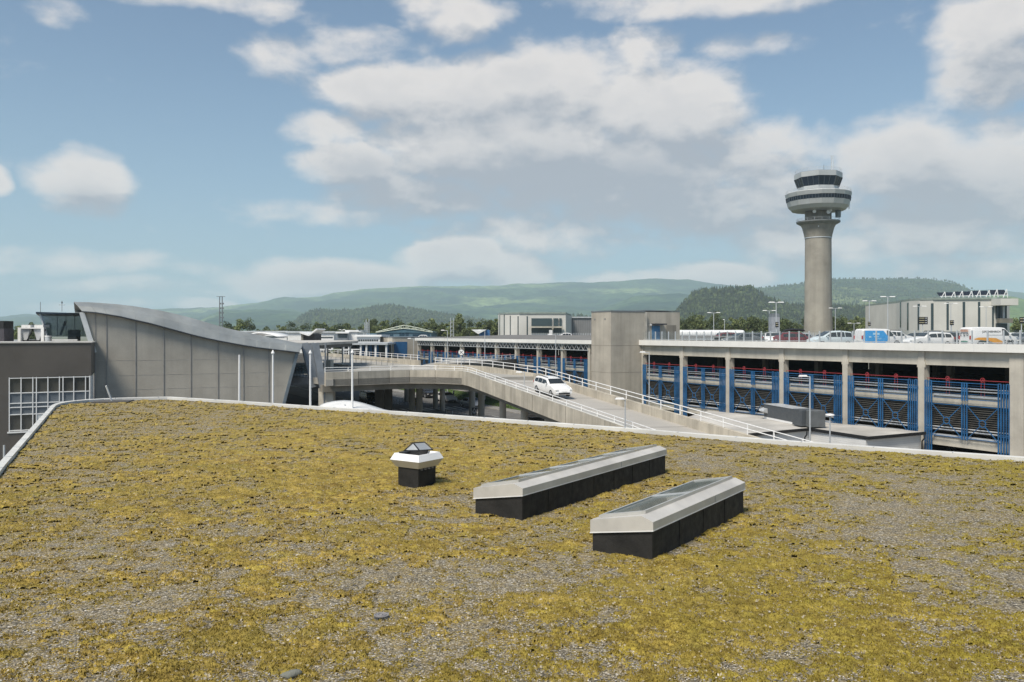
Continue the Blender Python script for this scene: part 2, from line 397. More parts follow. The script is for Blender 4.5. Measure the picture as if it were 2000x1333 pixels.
# grass verge between the far kerb and the garage
def grass_patch(a0, a1, b0, b1, n):
    rr = np.random.RandomState(5); q = rr.rand(n, 2); P = []; Fs = []
    base = MB(); base.add([rpt(a0,b0,.05), rpt(a1,b0,.05), rpt(a1,b1,.12), rpt(a0,b1,.12)], [(0,1,2,3)])
    for k in range(n):
        p = rpt(a0+(a1-a0)*q[k,0], b0+(b1-b0)*q[k,1], .05); w = .05; hh = .08+.1*random.random(); t = random.random()*6.28
        base.add([p+Vector((w*math.cos(t), w*math.sin(t), 0)), p-Vector((w*math.cos(t), w*math.sin(t), 0)), p+Vector((random.uniform(-.05,.05),random.uniform(-.05,.05),hh))], [(0,1,2)])
    return base
g = grass_patch(-75, -1.5, 2.5, 10.5, 9000); tag(g.build('grass', grass_m), 'green grass verge between the road and the garage', kind='stuff')
g = grass_patch(2.5, 22, 2.2, 8, 4000); tag(g.build('grass', grass_m), 'green grass patch beyond the ramp pillars', kind='stuff')

def hill_mat(name, ca, cb, cc, sc):
    m = bpy.data.materials.new(name); m.use_nodes = True; nt = m.node_tree; b = nt.nodes['Principled BSDF']; b.inputs['Roughness'].default_value = 1
    b.inputs['Specular IOR Level'].default_value = .05
    tc = nt.nodes.new('ShaderNodeTexCoord')
    def nz(s, d): 
        n = nt.nodes.new('ShaderNodeTexNoise'); n.inputs['Scale'].default_value = s; n.inputs['Detail'].default_value = d; nt.links.new(tc.outputs['Object'], n.inputs['Vector']); return n.outputs['Fac']
    def mx(f, lo, hi, a, b_):
        r = nt.nodes.new('ShaderNodeMapRange'); nt.links.new(f, r.inputs[0]); r.inputs[1].default_value = lo; r.inputs[2].default_value = hi
        x = nt.nodes.new('ShaderNodeMix'); x.data_type = 'RGBA'; nt.links.new(r.outputs[0], x.inputs[0])
        for i, v in ((6, a), (7, b_)):
            if isinstance(v, tuple): x.inputs[i].default_value = (*v, 1)
            else: nt.links.new(v, x.inputs[i])
        return x.outputs[2]
    base = mx(nz(sc, 8), .4, .6, ca, cb); base = mx(nz(sc*.35, 4), .56, .62, base, cc); base = mx(nz(sc*9, 3), .35, .75, base, tuple(v*.6 for v in ca))
    nt.links.new(base, b.inputs['Base Color']); return m
def ridge(name, pts, Yc, Y0, back, m, rough_h, seed, cols=260, rows=26):
    px = np.array([p[0] for p in pts], float); py = np.array([p[1] for p in pts], float)
    xs = np.linspace(px[0], px[-1], cols); crest = (HY - np.interp(xs, px, py))/F*Yc + H
    t = np.concatenate([np.linspace(0, 1, rows), np.linspace(1, 2, rows//2)[1:]])
    V = []
    XX, TT = np.meshgrid(xs, t)
    YY = np.where(TT <= 1, Y0 + (Yc-Y0)*TT, Yc + back*(TT-1))
    sh = np.where(TT <= 1, TT**.8*(1-.12*np.sin(TT*math.pi)), np.cos((TT-1)*math.pi/2))
    WX = (XX-CX)/F*YY
    n = fbm(WX/(Yc*.03)+seed*7.7, YY/(Yc*.03)+seed, 5, .55)-.5
    ZZ = crest[None, :]*sh + n*rough_h*2*np.minimum(1, TT*2)*np.where(TT<=1, 1.0-.75*TT**4, .3) - 2
    V = np.stack([WX, YY, ZZ], -1).reshape(-1, 3); nc = cols; nr = len(t)
    i, j = np.meshgrid(np.arange(nr-1), np.arange(nc-1), indexing='ij')
    Q = np.stack([i*nc+j, i*nc+j+1, (i+1)*nc+j+1, (i+1)*nc+j], -1).reshape(-1, 4)
    o = link(bpy.data.objects.new(name, npmesh(name, V, Q, m, True)))
    tag(o, kind='structure'); return o, (WX, YY, ZZ)
hm_far = hill_mat('far_hill_forest', (.03,.06,.045), (.085,.14,.065), (.22,.29,.12), .0022)
hm_mid = hill_mat('mid_hill_forest', (.04,.065,.03), (.085,.12,.045), (.2,.24,.09), .004)
hm_dark = hill_mat('spruce_hill_floor', (.03,.045,.025), (.05,.065,.03), (.07,.09,.04), .02)
hm_fld = hill_mat('field_hill', (.10,.17,.05), (.17,.24,.07), (.05,.09,.04), .0035)
ridge('hills', [(-900,640),(-400,625),(-200,619),(0,617),(50,613),(110,614),(200,616),(300,604),(430,600),(470,596),(500,591),(530,584),(555,579),(600,581),(625,580),(650,573),(700,566),(760,562),(830,559),(900,558),(960,556),(1060,553),(1130,551),(1200,548),(1240,546),(1280,544),(1345,546),(1400,556),(1480,560),(1560,561),(1850,567),(1950,566),(2000,571),(2300,575),(3000,600)], 8200, 4300, 1500, hm_far, 70, 1, cols=700)
ridge('hills', [(-300,640),(100,652),(300,645),(380,628),(410,615),(440,606),(500,603),(560,607),(640,613),(740,625),(900,640),(1100,640),(1180,600),(1240,578),(1330,572),(1420,590),(1500,640)], 5200, 3300, 900, hm_far, 40, 2, cols=420)
_, hc = ridge('hills', [(520,652),(560,640),(600,612),(625,606),(660,608),(700,606),(740,598),(770,597),(800,602),(860,612),(900,620),(960,629),(1040,645),(1100,652)], 3300, 2300, 600, hm_mid, 20, 3)
_, hd = ridge('hills', [(1300,652),(1380,600),(1450,575),(1490,562),(1540,557),(1600,550),(1640,545),(1700,544),(1760,544),(1820,546),(1870,554),(1900,568),(1930,585),(1960,602),(2000,620),(2080,645)], 4600, 2900, 900, hm_mid, 35, 4)
ridge('hills', [(1840,640),(1880,604),(1900,588),(1940,576),(1980,579),(2010,585),(2200,592),(2500,630)], 3600, 2300, 600, hm_fld, 14, 5)
_, he = ridge('hills', [(1285,645),(1305,622),(1325,606),(1340,588),(1352,576),(1370,569),(1400,567),(1430,564),(1460,562),(1475,567),(1492,580),(1510,586),(1530,594),(1560,598),(1600,601),(1640,598),(1680,601),(1720,612),(1780,632),(1850,648)], 1900, 1350, 300, hm_dark, 8, 6)
_, hf = ridge('hills', [(1060,650),(1100,622),(1130,619),(1165,625),(1200,640)], 2300, 2000, 200, hm_dark, 6, 7, cols=80)

def forest(name, label, H3, n, h0, h1, mats, seed, spruce=.7, tmin=.05, tmax=1.15):
    WX, YY, ZZ = H3; nr, nc = WX.shape; rr = np.random.RandomState(seed); mb = MB()
    for k in range(n):
        a = (rr.rand()*(nr-2)*.72); b = rr.rand()*(nc-2)
        i, j = int(a), int(b); x, y, z = WX[i,j]+rr.uniform(-1,1)*(WX[i,j+1]-WX[i,j]), YY[i,j]+rr.uniform(-.5,.5)*(YY[i+1,j]-YY[i,j]), ZZ[i,j]-1
        if ZZ[i,j] < 4: continue
        hh = rr.uniform(h0, h1)
        if rr.rand() < spruce:
            mb.mi = 0 if rr.rand() < .7 else 1
            w = hh*rr.uniform(.17,.26); nn = 6; vs = []; ph = rr.rand()*6
            for q in range(nn): vs.append((x+w*math.cos(ph+q*6.283/nn), y+w*math.sin(ph+q*6.283/nn), z+hh*.08))
            vs.append((x, y, z+hh)); mb.add(vs, [(q, (q+1)%nn, nn) for q in range(nn)])
        else:
            mb.mi = 1 if rr.rand() < .6 else 2
            w = hh*rr.uniform(.3,.42); hh *= .75; vs = []; nn = 6; ph = rr.rand()*6
            for (zz, ww) in ((.1,.7),(.45,1),(.8,.65)):
                for q in range(nn):
                    r_ = w*ww*rr.uniform(.8,1.15); vs.append((x+r_*math.cos(ph+q*6.283/nn), y+r_*math.sin(ph+q*6.283/nn), z+hh*zz))
            vs.append((x, y, z+hh)); mb.add(vs, [(r0*nn+q, r0*nn+(q+1)%nn, (r0+1)*nn+(q+1)%nn, (r0+1)*nn+q) for r0 in range(2) for q in range(nn)]+[(2*nn+q, 2*nn+(q+1)%nn, 3*nn) for q in range(nn)])
    tag(mb.build(name, mats), label, kind='stuff')
spr = mat('spruce_needles', (.026,.040,.022), .95, var=.3, vs=.02); dec = mat('hill_broadleaf', (.05,.075,.025), .95, var=.3, vs=.02); dec2 = mat('hill_birch', (.075,.10,.035), .95, var=.3, vs=.02)
forest('forest', 'dark spruce forest on the hill left of the control tower', he, 9500, 8, 14, [spr, dec, dec2], 1, .68)
forest('forest', 'mixed wood on the small hill behind the white office block', hc, 8000, 9, 17, [spr, dec, dec2], 2, .35)
forest('forest', 'hazy forest on the ridge behind the control tower', hd, 11000, 8, 15, [spr, dec, dec2], 3, .5)
forest('forest', 'small spruce wood above the grey hall', hf, 700, 12, 19, [spr, dec, dec2], 4, .8)

# ------------------------------------------------------------------ near building with the mossy gravel roof
RZ = 6.5                                        # roof level
def gr(px, py, z=RZ): v = G(px, py, z); return (v.x, v.y)
edge = [gr(-250,1240), gr(0,918), gr(104,797)]
# rounded far-left corner
a, b, c_ = Vector(gr(104,797)), Vector(gr(120,783)), Vector(gr(330,780))
for t in [i/8 for i in range(1, 9)]: p = a*(1-t)**2 + b*2*t*(1-t) + c_*t*t; edge.append((p.x, p.y))
edge += [gr(460,788), gr(600,798), gr(800,811), gr(1000,826), gr(1250,845), gr(1500,866), gr(1750,884), gr(2000,902)]
d = Vector(edge[-1]) - Vector(edge[-3]); d.normalize(); e2 = Vector(edge[-1]) + d*16; edge.append((e2.x, e2.y))
left = Vector(edge[0]); near = [(e2.x-2, 4.0), (left.x+8, 4.0)]
poly = edge + near
nb = thing('near_building', 'low building in the foreground with a flat roof covered in gravel and yellow moss', 'building')
m = MB(); m.prism(poly, 0, RZ-.12); m.build('wall', brown_clad, nb)
m = MB(); m.prism(poly, RZ-.12, RZ-.03); m.build('roof', felt_black, nb)
def offset(path, dd):
    out = []
    for i, p in enumerate(path):
        q0 = Vector(path[max(0, i-1)]); q1 = Vector(path[min(len(path)-1, i+1)]); t = (q1-q0).normalized(); out.append(Vector(p)+Vector((t.y, -t.x))*dd)
    return out
inn, out_ = offset(edge, .12), offset(edge, -.08)
rows = []
for off, z in ((inn, RZ-.02), (inn, RZ+.13), (out_, RZ+.15), (out_, RZ-.22)):
    rows.append([(p.x, p.y, z) for p in off])
m = MB(); m.grid(rows); pf = m.build('parapet_flashing', mat('weathered_white_flashing', (.68,.67,.63), .5, var=.08, vs=.6, dirt=.2), nb)
acc_ = 0
for i in range(len(edge)-1):
    p0_, p1_ = Vector(edge[i]), Vector(edge[i+1]); L0 = (p1_-p0_).length; d0_ = 2.4-acc_
    while d0_ < L0:
        q_ = p0_+(p1_-p0_)*(d0_/L0); tt = (p1_-p0_).normalized(); nn_ = Vector((tt.y,-tt.x)); m = MB(); a_, b_ = q_+nn_*.125, q_-nn_*.085
        m.bar((a_.x,a_.y,RZ+.142),(b_.x,b_.y,RZ+.152),.03,.012); m.build('flashing_joint', galv, pf); d0_ += 2.4
    acc_ = (acc_+L0) % 2.4

def in_poly(x, y, P):
    r = np.zeros(x.shape, bool); n = len(P)
    for i in range(n):
        x1, y1 = P[i]; x2, y2 = P[(i+1)%n]
        c = ((y1 > y) != (y2 > y)) & (x < (x2-x1)*(y-y1)/((y2-y1) if y2 != y1 else 1e-9)+x1); r ^= c
    return r
def moss_field(x, y):
    """height of the moss above the gravel, metres (negative: bare gravel)"""
    big = fbm(x*.16+3.1, y*.13+8.2, 3)-.5; mid = fbm(x*.85+5, y*.9+1, 3, .6)-.5; sm = fbm(x*2.6+9, y*2.9+4, 3, .6)-.5; ti = fbm(x*8+9, y*9+4, 3, .65)-.5
    cov = .085 + .24*big + .36*mid + .62*sm + .50*ti
    def bl(cx, cy, rx, ry, w): return w*np.exp(-(((x-cx)/rx)**2+((y-cy)/ry)**2))
    def blp(px, py, rx, ry, w): v = G(px, py, RZ); return bl(v.x, v.y, rx, ry, w)
    cov += blp(60,1150,3.5,4,-.06)+blp(130,860,3.5,9,-.10)+blp(880,985,1.6,2.2,-.16)+blp(1850,1010,3,2.4,-.24)+blp(1900,1110,1.2,1.2,-.12)
    cov += blp(1420,910,2,2.5,-.10)+blp(1060,1130,1.3,1.6,-.10)+blp(830,1120,2.0,1.5,-.07)+blp(330,1180,1.1,.7,-.10)+blp(740,1205,.35,.35,-.2)+blp(400,980,2.2,2.2,-.06)
    cov += blp(1600,1270,2.4,1.8,.13)+blp(1450,1170,1.6,1.6,.08)+blp(1000,900,5,4,.07)+blp(500,870,6,7,.04)+blp(1500,980,3,3,.07)+blp(350,1290,1.3,.7,.12)+blp(700,900,4,6,.04)+blp(1500,1090,1.6,1.4,.1)
    return cov
ny, nx = 620, 1660
Ys = 1/np.linspace(1/6.6, 1/54.5, ny); U = np.concatenate([np.linspace(-1.5, -.81, 80), np.linspace(-.80, .84, 1500), np.linspace(.86, 2.6, 80)])
YY = np.repeat(Ys[:, None], nx, 1); XX = U[None, :]*YY
# jitter so that the sampling never shows
jr = np.random.RandomState(3); dyr = np.gradient(Ys)[:, None]; XX = XX + jr.uniform(-.3, .3, XX.shape)*np.gradient(U)[None, :]*YY; YY = YY + jr.uniform(-.3, .3, YY.shape)*dyr
cov = moss_field(XX, YY)
inner = [(p.x, p.y) for p in offset(edge, .12)] + near
inside = in_poly(XX, YY, inner)
gz = RZ + .012*(fbm(XX*9, YY*9, 3)-.5)*2 + .02*(fbm(XX*.5, YY*.5, 2)-.5)
hmax = .075
hum = fbm(XX*4.5+2, YY*4.5+7, 4, .62); fz = fbm(XX*17, YY*17, 3, .75)-.5
mz = RZ + np.clip(cov*.22, -.05, .03) + np.clip(cov*2.4, 0, 1)*(.17*(hum-.45) + .030*fz) + .01*fz - .002
def sheet(name, Z, keep, m, label):
    V = np.stack([XX, YY, Z], -1).reshape(-1, 3)
    i, j = np.meshgrid(np.arange(ny-1), np.arange(nx-1), indexing='ij')
    k = keep[:-1,:-1] & keep[1:,:-1] & keep[:-1,1:] & keep[1:,1:]
    i, j = i[k], j[k]; Q = np.stack([i*nx+j, i*nx+j+1, (i+1)*nx+j+1, (i+1)*nx+j], -1)
    used = np.unique(Q); mp = np.zeros(len(V), np.int64); mp[used] = np.arange(len(used))
    o = link(bpy.data.objects.new(name, npmesh(name, V[used], mp[Q], m, True))); at = o.data.attributes.new('cov', 'FLOAT', 'POINT'); at.data.foreach_set('value', np.ascontiguousarray(cov.reshape(-1)[used], dtype=np.float32)); return tag(o, label, kind='stuff')

def nodes_mat(name):
    m = bpy.data.materials.new(name); m.use_nodes = True; nt = m.node_tree; b = nt.nodes['Principled BSDF']; tc = nt.nodes.new('ShaderNodeTexCoord'); return m, nt, b, tc
def cover_mat(name, mode):
    m, nt, b, tc = nodes_mat(name)
    def nz(s, d, rg=.6):
        n = nt.nodes.new('ShaderNodeTexNoise'); n.inputs['Scale'].default_value = s; n.inputs['Detail'].default_value = d; n.inputs['Roughness'].default_value = rg
        nt.links.new(tc.outputs['Object'], n.inputs['Vector']); return n.outputs['Fac']
    def mr(f, lo, hi, a=0., b_=1.):
        r = nt.nodes.new('ShaderNodeMapRange'); nt.links.new(f, r.inputs[0]); r.inputs[1].default_value = lo; r.inputs[2].default_value = hi; r.inputs[3].default_value = a; r.inputs[4].default_value = b_; return r.outputs[0]
    def mixc(f, a, b_):
        x = nt.nodes.new('ShaderNodeMix'); x.data_type = 'RGBA'; nt.links.new(f, x.inputs[0])
        for i, v in ((6, a), (7, b_)):
            if isinstance(v, tuple): x.inputs[i].default_value = (*v, 1)
            else: nt.links.new(v, x.inputs[i])
        return x.outputs[2]
    def mx(f, lo, hi, a, b_, top=1.0): return mixc(mr(f, lo, hi, 0, top), a, b_)
    def ma(op, a, b_, c=None):
        n = nt.nodes.new('ShaderNodeMath'); n.operation = op
        for i, v in enumerate((a, b_, c)):
            if v is None: continue
            if isinstance(v, (int, float)): n.inputs[i].default_value = v
            else: nt.links.new(v, n.inputs[i])
        return n.outputs[0]
    v = nt.nodes.new('ShaderNodeTexVoronoi'); v.inputs['Scale'].default_value = 34; nt.links.new(tc.outputs['Object'], v.inputs['Vector'])
    s = nt.nodes.new('ShaderNodeSeparateColor'); nt.links.new(v.outputs['Color'], s.inputs[0])
    # stones
    r = nt.nodes.new('ShaderNodeValToRGB'); nt.links.new(s.outputs[0], r.inputs[0]); e = r.color_ramp.elements
    e[0].position = 0; e[0].color = (.08,.075,.065,1); e[1].position = 1; e[1].color = (.68,.64,.57,1)
    for p, c in ((.28,(.19,.17,.125,1)),(.5,(.30,.255,.175,1)),(.72,(.32,.29,.225,1)),(.9,(.48,.43,.33,1))):
        q = e.new(p); q.color = c
    gap = mr(v.outputs['Distance'], .42, .85, 0, .7)
    grav = mixc(gap, r.outputs[0], (.05,.045,.035))
    grav = mx(nz(5, 6, .7), .45, .62, grav, (.34,.25,.09), .5)
    # moss
    base = mx(nz(.9, 6), .4, .6, (.53,.385,.095), (.37,.275,.06))
    base = mx(nz(2.4, 5), .48, .64, base, (.22,.145,.04), .85)
    base = mx(nz(1.15, 4, .6), .52, .70, base, (.24,.235,.06), .6)
    base = mx(nz(1.7, 4), .56, .68, base, (.58,.455,.075))
    sp = nt.nodes.new('ShaderNodeSeparateXYZ'); nt.links.new(tc.outputs['Object'], sp.inputs[0])
    fr = ma('MULTIPLY_ADD', nz(.45, 4), 14, sp.outputs[0]); fr = ma('MULTIPLY_ADD', sp.outputs[1], -.55, fr)
    base = mx(fr, -3, 8, base, (.34,.295,.03), .65)
    base = mx(nz(6.5, 5, .7), .46, .60, base, (.17,.125,.028), .9)
    base = mx(nz(5.1, 4, .7), .56, .70, base, (.66,.54,.15), .6)
    base = mx(nz(36, 4, .75), .42, .66, base, (.09,.06,.018), .85)
    base = mx(nz(70, 2, .7), .58, .72, base, (.70,.55,.16), .35)
    base = mx(nz(.33, 5, .6), .45, .68, base, (.24,.19,.045), .45)
    base = mx(s.outputs[2], .975, .98, base, (.50,.45,.36), .7)
    if mode == 'moss': col = base
    else:
        at = nt.nodes.new('ShaderNodeAttribute'); at.attribute_name = 'cov'
        t = ma('MULTIPLY_ADD', s.outputs[1], .30, ma('ADD', at.outputs['Fac'], -.16)); t = ma('ADD', t, ma('MULTIPLY_ADD', nz(11, 5, .75), .55, -.275))
        f = mr(t, -.012, .02); col = mixc(f, grav, base)
    nt.links.new(col, b.inputs['Base Color']); b.inputs['Roughness'].default_value = .95; b.inputs['Specular IOR Level'].default_value = .15
    bp = nt.nodes.new('ShaderNodeBump'); bp.invert = True; bp.inputs['Strength'].default_value = .75; bp.inputs['Distance'].default_value = .025; nt.links.new(v.outputs['Distance'], bp.inputs['Height'])
    b2 = nt.nodes.new('ShaderNodeBump'); b2.inputs['Strength'].default_value = .65; b2.inputs['Distance'].default_value = .03; nt.links.new(nz(42, 4, .7), b2.inputs['Height'])
    if mode == 'gravel': nt.links.new(bp.outputs[0], b2.inputs['Normal'])
    nt.links.new(b2.outputs[0], b.inputs['Normal']); return m
gmat, mmat, tuft = cover_mat('roof_gravel', 'gravel'), cover_mat('roof_moss_cover', 'cover'), cover_mat('moss_shoots', 'moss')
sheet('gravel', gz, inside, gmat, 'grey roof gravel between the moss patches')
sheet('moss', mz, inside & (mz > gz-.006), mmat, 'yellow olive moss growing in cushions over the roof gravel')
# loose stones that stand proud of the gravel, all over the nearer roof
def stones(n, seed):
    rr = np.random.RandomState(seed); Yv = 1/rr.uniform(1/30, 1/7.5, n); Xv = rr.uniform(-.72, .78, n)*Yv
    ok = (moss_field(Xv, Yv) < .05) & in_poly(Xv, Yv, inner); Xv, Yv = Xv[ok], Yv[ok]; n = len(Xv)
    base = np.array([(1,0,0),(0,1,0),(-1,0,0),(0,-1,0),(0,0,.8),(.0,0,-.6)], float); fs = np.array([(0,1,4),(1,2,4),(2,3,4),(3,0,4),(1,0,5),(2,1,5),(3,2,5),(0,3,5)])
    s = rr.uniform(.006, .014, n)*(1+.9*(rr.rand(n) > .98)); th = rr.rand(n)*6.28; sx = s*rr.uniform(.8,1.5,n); sy = s*rr.uniform(.7,1.1,n); sz = s*rr.uniform(.5,1,n)
    V = base[None]*np.stack([sx,sy,sz],-1)[:,None,:]*rr.uniform(.8,1.2,(n,6,1))
    c, q = np.cos(th)[:,None], np.sin(th)[:,None]; x = V[...,0]*c-V[...,1]*q; y = V[...,0]*q+V[...,1]*c
    V = np.stack([x+Xv[:,None], y+Yv[:,None], V[...,2]+RZ+.012], -1).reshape(-1,3)
    Fc = (fs[None]+np.arange(n)[:,None,None]*6).reshape(-1,3); return V, Fc, n
def stone_mat():
    m, nt, b, tc = nodes_mat('loose_stone')
    w = nt.nodes.new('ShaderNodeTexWhiteNoise'); g = nt.nodes.new('ShaderNodeNewGeometry'); nt.links.new(g.outputs['Random Per Island'], w.inputs['Vector']) if False else None
    r = nt.nodes.new('ShaderNodeValToRGB'); nt.links.new(g.outputs['Random Per Island'], r.inputs[0]); e = r.color_ramp.elements
    e[0].color = (.10,.09,.07,1); e[1].color = (.62,.57,.47,1)
    for p, c in ((.35,(.20,.18,.15,1)),(.6,(.29,.25,.20,1)),(.8,(.38,.35,.31,1)),(.93,(.48,.44,.38,1))): q = e.new(p); q.color = c
    nt.links.new(r.outputs[0], b.inputs['Base Color']); b.inputs['Roughness'].default_value = .7; return m
V, Fc, n = stones(60000, 4)
tag(link(bpy.data.objects.new('loose_stones', npmesh('loose_stones', V, Fc, stone_mat()))), 'small pale stones scattered over the roof gravel', kind='stuff')
# moss shoots: thin tufts standing up from the cushions near the camera
def shoots(n, seed):
    rr = np.random.RandomState(seed); Yv = 1/rr.uniform(1/26, 1/7.5, n); Xv = rr.uniform(-.72, .78, n)*Yv
    cv = moss_field(Xv, Yv); ok = (cv > .015) & in_poly(Xv, Yv, inner); Xv, Yv, cv = Xv[ok], Yv[ok], cv[ok]; n = len(Xv)
    hum = fbm(Xv*4.5+2, Yv*4.5+7, 4, .62); z0 = RZ+np.clip(cv*.22,-.05,.03)+np.clip(cv*2.4,0,1)*.17*(hum-.45)-.012
    th = rr.rand(n)*6.28; w = rr.uniform(.008,.018,n); h = rr.uniform(.02,.042,n); lx = rr.uniform(-.015,.015,n); ly = rr.uniform(-.015,.015,n)
    A = np.stack([Xv+w*np.cos(th), Yv+w*np.sin(th), z0], -1); B = np.stack([Xv-w*np.cos(th), Yv-w*np.sin(th), z0], -1); T = np.stack([Xv+lx, Yv+ly, z0+h], -1)
    V = np.stack([A,B,T],1).reshape(-1,3); return V, np.arange(n*3).reshape(-1,3)
V, Fc = shoots(260000, 9)
tag(link(bpy.data.objects.new('moss', npmesh('moss_shoots', V, Fc, tuft))), 'fine moss shoots on the nearer roof', kind='stuff')

# skylights
SD1 = Vector((.568,.823,0)); SD1.normalize()        # long direction
SD2 = Vector((-SD1.y, SD1.x, 0))                     # short direction (towards the left)
def skylight(name_label, near_px, L, W, npane, bars):
    P = G(*near_px, RZ); rz = math.atan2(SD1.y, SD1.x)
    t = thing('skylight', name_label, 'skylight', (P.x, P.y, RZ-.02), rz)
    h0, h1 = .545, .545-.165*W
    def ext(prof, x0, x1):       # closed cross-section (y, z) run along the length
        m = MB(); n = len(prof)
        return m.add([(x0,y,z) for y,z in prof]+[(x1,y,z) for y,z in prof], [tuple(range(n)), tuple(range(2*n-1,n-1,-1))]+[(i,n+i,n+(i+1)%n,(i+1)%n) for i in range(n)])
    ext([(0,0),(0,h0),(W,h1),(W,0)], 0, L).build('curb', felt_black, t, bevel=.008)
    for k in range(1, npane+2): m = MB(); m.box(L*k/(npane+2)-.006, L*k/(npane+2)+.006, -.012, .0, .03, h0-.01); m.build('felt_seam', felt_black, t)
    o = .03
    ext([(-o-.008,h0+.002),(-o-.008,h0+.018),(W+o+.008,h1+.018),(W+o+.008,h1+.002)], -o-.008, L+o+.008).build('drip_edge', white_metal, t)
    a0, a1, a2 = h0+.165, h0+.25, h1+.245; ty = .20
    top = lambda y: a1 + (a2-a1)*(y-ty)/(W+o-ty)
    # end walls and long bands of the sheet-metal frame with an opening for the glass
    gx0, gx1, gy0, gy1 = .22, L-.16, ty+.04, W-.07
    m = MB(); n = 5; sec = [(-o,h0+.019),(-o,a0),(ty,a1),(W+o,a2),(W+o,h1+.019)]
    m.add([(-o,y,z) for y,z in sec], [(0,1,2,3,4)]); m.add([(L+o,y,z) for y,z in sec], [(4,3,2,1,0)])
    for i in (0, 1, 3): (ya,za_),(yb,zb_) = sec[i], sec[i+1]; m.add([(-o,ya,za_),(L+o,ya,za_),(L+o,yb,zb_),(-o,yb,zb_)], [(0,1,2,3)])
    q = lambda x, y: (x, y, top(y))
    for (xa, xb, ya, yb) in ((-o,L+o,ty,gy0),(-o,L+o,gy1,W+o),(-o,gx0,gy0,gy1),(gx1,L+o,gy0,gy1)): m.add([q(xa,ya),q(xb,ya),q(xb,yb),q(xa,yb)], [(0,1,2,3)])
    fr = m.build('metal_frame', alu, t)
    mid = L*.62; m = MB(); m.box(mid-.004, mid+.004, -o-.004, -o, h0+.02, a0); m.build('sheet_joint', galv_dark, fr)
    def beam(xa, xb, ya, yb, zoff0, zoff1, nm, mm):
        m = MB(); vs = [(x, y, top(y)+z) for z in (zoff0, zoff1) for (x, y) in ((xa,ya),(xb,ya),(xb,yb),(xa,yb))]
        m.add(vs, [(3,2,1,0),(4,5,6,7),(0,1,5,4),(1,2,6,5),(2,3,7,6),(3,0,4,7)]); return m.build(nm, mm, t)
    fm = alu_light
    beam(gx0-.05, gx1+.05, gy0-.03, gy0+.03, .003, .06, 'glazing_frame', fm); beam(gx0-.05, gx1+.05, gy1-.03, gy1+.03, .003, .045, 'glazing_frame', fm)
    beam(gx0-.05, gx0+.02, gy0+.032, gy1-.032, .003, .055, 'glazing_frame', fm); beam(gx1-.02, gx1+.05, gy0+.032, gy1-.032, .003, .055, 'glazing_frame', fm)
    for k in range(1, npane): xx = gx0+(gx1-gx0)*k/npane; beam(xx-.035, xx+.035, gy0+.032, gy1-.032, .003, .058, 'glazing_bar', galv)
    for k in range(npane): beam(gx0+(gx1-gx0)*k/npane+.036, gx0+(gx1-gx0)*(k+1)/npane-.036, gy0+.033, gy1-.033, .018, .03, 'glass_pane', sky_glass)
    if bars:
        nb_ = int((gx1-gx0)/.30)
        for k in range(nb_): xx = gx0+.1+(gx1-gx0-.1)*k/nb_; beam(xx, xx+.06, gy0+.04, gy1-.04, -.16, -.12, 'reflected_slat', mat('reflected_slat', (.42,.45,.43), .6))  # pale bars under the glass model its slat-like reflections
    else:
        for k in range(5): xx = gx0+.3+(gx1-gx0-.6)*k/4; beam(xx-.03, xx+.03, gy0+.04, gy1-.04, -.18, -.12, 'shaft_rib', mat('reflected_slat', (.42,.45,.43), .6))
        beam(gx0+.1, gx0+(gx1-gx0)*.42, gy0+.1, gy1-.1, -.22, -.20, 'shaft_blind', mat('pale_green_lining', (.36,.38,.31), .8))
    return t
skylight('long roof skylight with a black curb and modelled slat reflections, left of the shorter one', (1020,1017), 7.35, 1.26, 5, True)
skylight('shorter roof skylight with a black curb and two panes, right front of the roof', (1274,1096), 4.72, 1.20, 2, False)

# square roof vent standing on a black base
P = G(817, 955, RZ); vt = thing('roof_vent', 'square roof vent with a flared white metal cowl on a black base', 'roof vent', (P.x, P.y, RZ-.02), math.atan2(SD1.y, SD1.x))
S = .70
m = MB(); m.box(0, S, 0, S, 0, .62); m.build('base', felt_black, vt, bevel=.01)
m = MB()
for k in range(14):
    q = k*.05+.02; m.box(q, q+.04, -.012, .002, .48+.01*math.sin(k*2.2), .52+.01*math.sin(k*1.3)) if k % 3 else None
m.build('lichen_band', mat('sealant_lumps', (.30,.29,.27), .9, var=.3, vs=20), vt)
def sq(o, z): return [(-o,-o,z),(S+o,-o,z),(S+o,S+o,z),(-o,S+o,z)]
def rings_mb(rr, cap=None):
    m = MB(); vs = [p for r_ in rr for p in r_]; fs = [(k*4+i, k*4+(i+1)%4, (k+1)*4+(i+1)%4, (k+1)*4+i) for k in range(len(rr)-1) for i in range(4)]
    if cap: fs.append(tuple(range((len(rr)-1)*4, len(rr)*4)))
    return m.add(vs, fs)
rings_mb([sq(.03,.53), sq(.15,.72)]).build('lower_cowl', alu, vt, bevel=.004)
rings_mb([sq(.15,.722), sq(.07,.89), sq(.045,.89), sq(.02,.83)]).build('upper_cowl', white_metal, vt, bevel=.004)
rings_mb([sq(.02,.83), sq(-.10,.77), sq(-.20,.77)], True).build('inner_tray', white_board, vt)
m = MB(); m.box(.08, S+.04, S-.16, S+.04, .87, .905); m.build('lid_hinge', black, vt)
ld = MB(); cx_, cy_ = .50, .42; w_ = .27
ld.add([(cx_-w_,cy_-w_,.93),(cx_+w_,cy_-w_,.93),(cx_+w_,cy_+w_,.93),(cx_-w_,cy_+w_,.93),(cx_-w_*.75,cy_,1.13),(cx_+w_*.95,cy_,1.13)], [(3,2,1,0),(0,1,5,4),(2,3,4,5),(0,4,3),(1,2,5)])
lo = ld.build('lid', alu_light, vt); lo.rotation_euler = (R(-5), R(4), 0); lo.location = (.04, .02, .05)
m = MB()
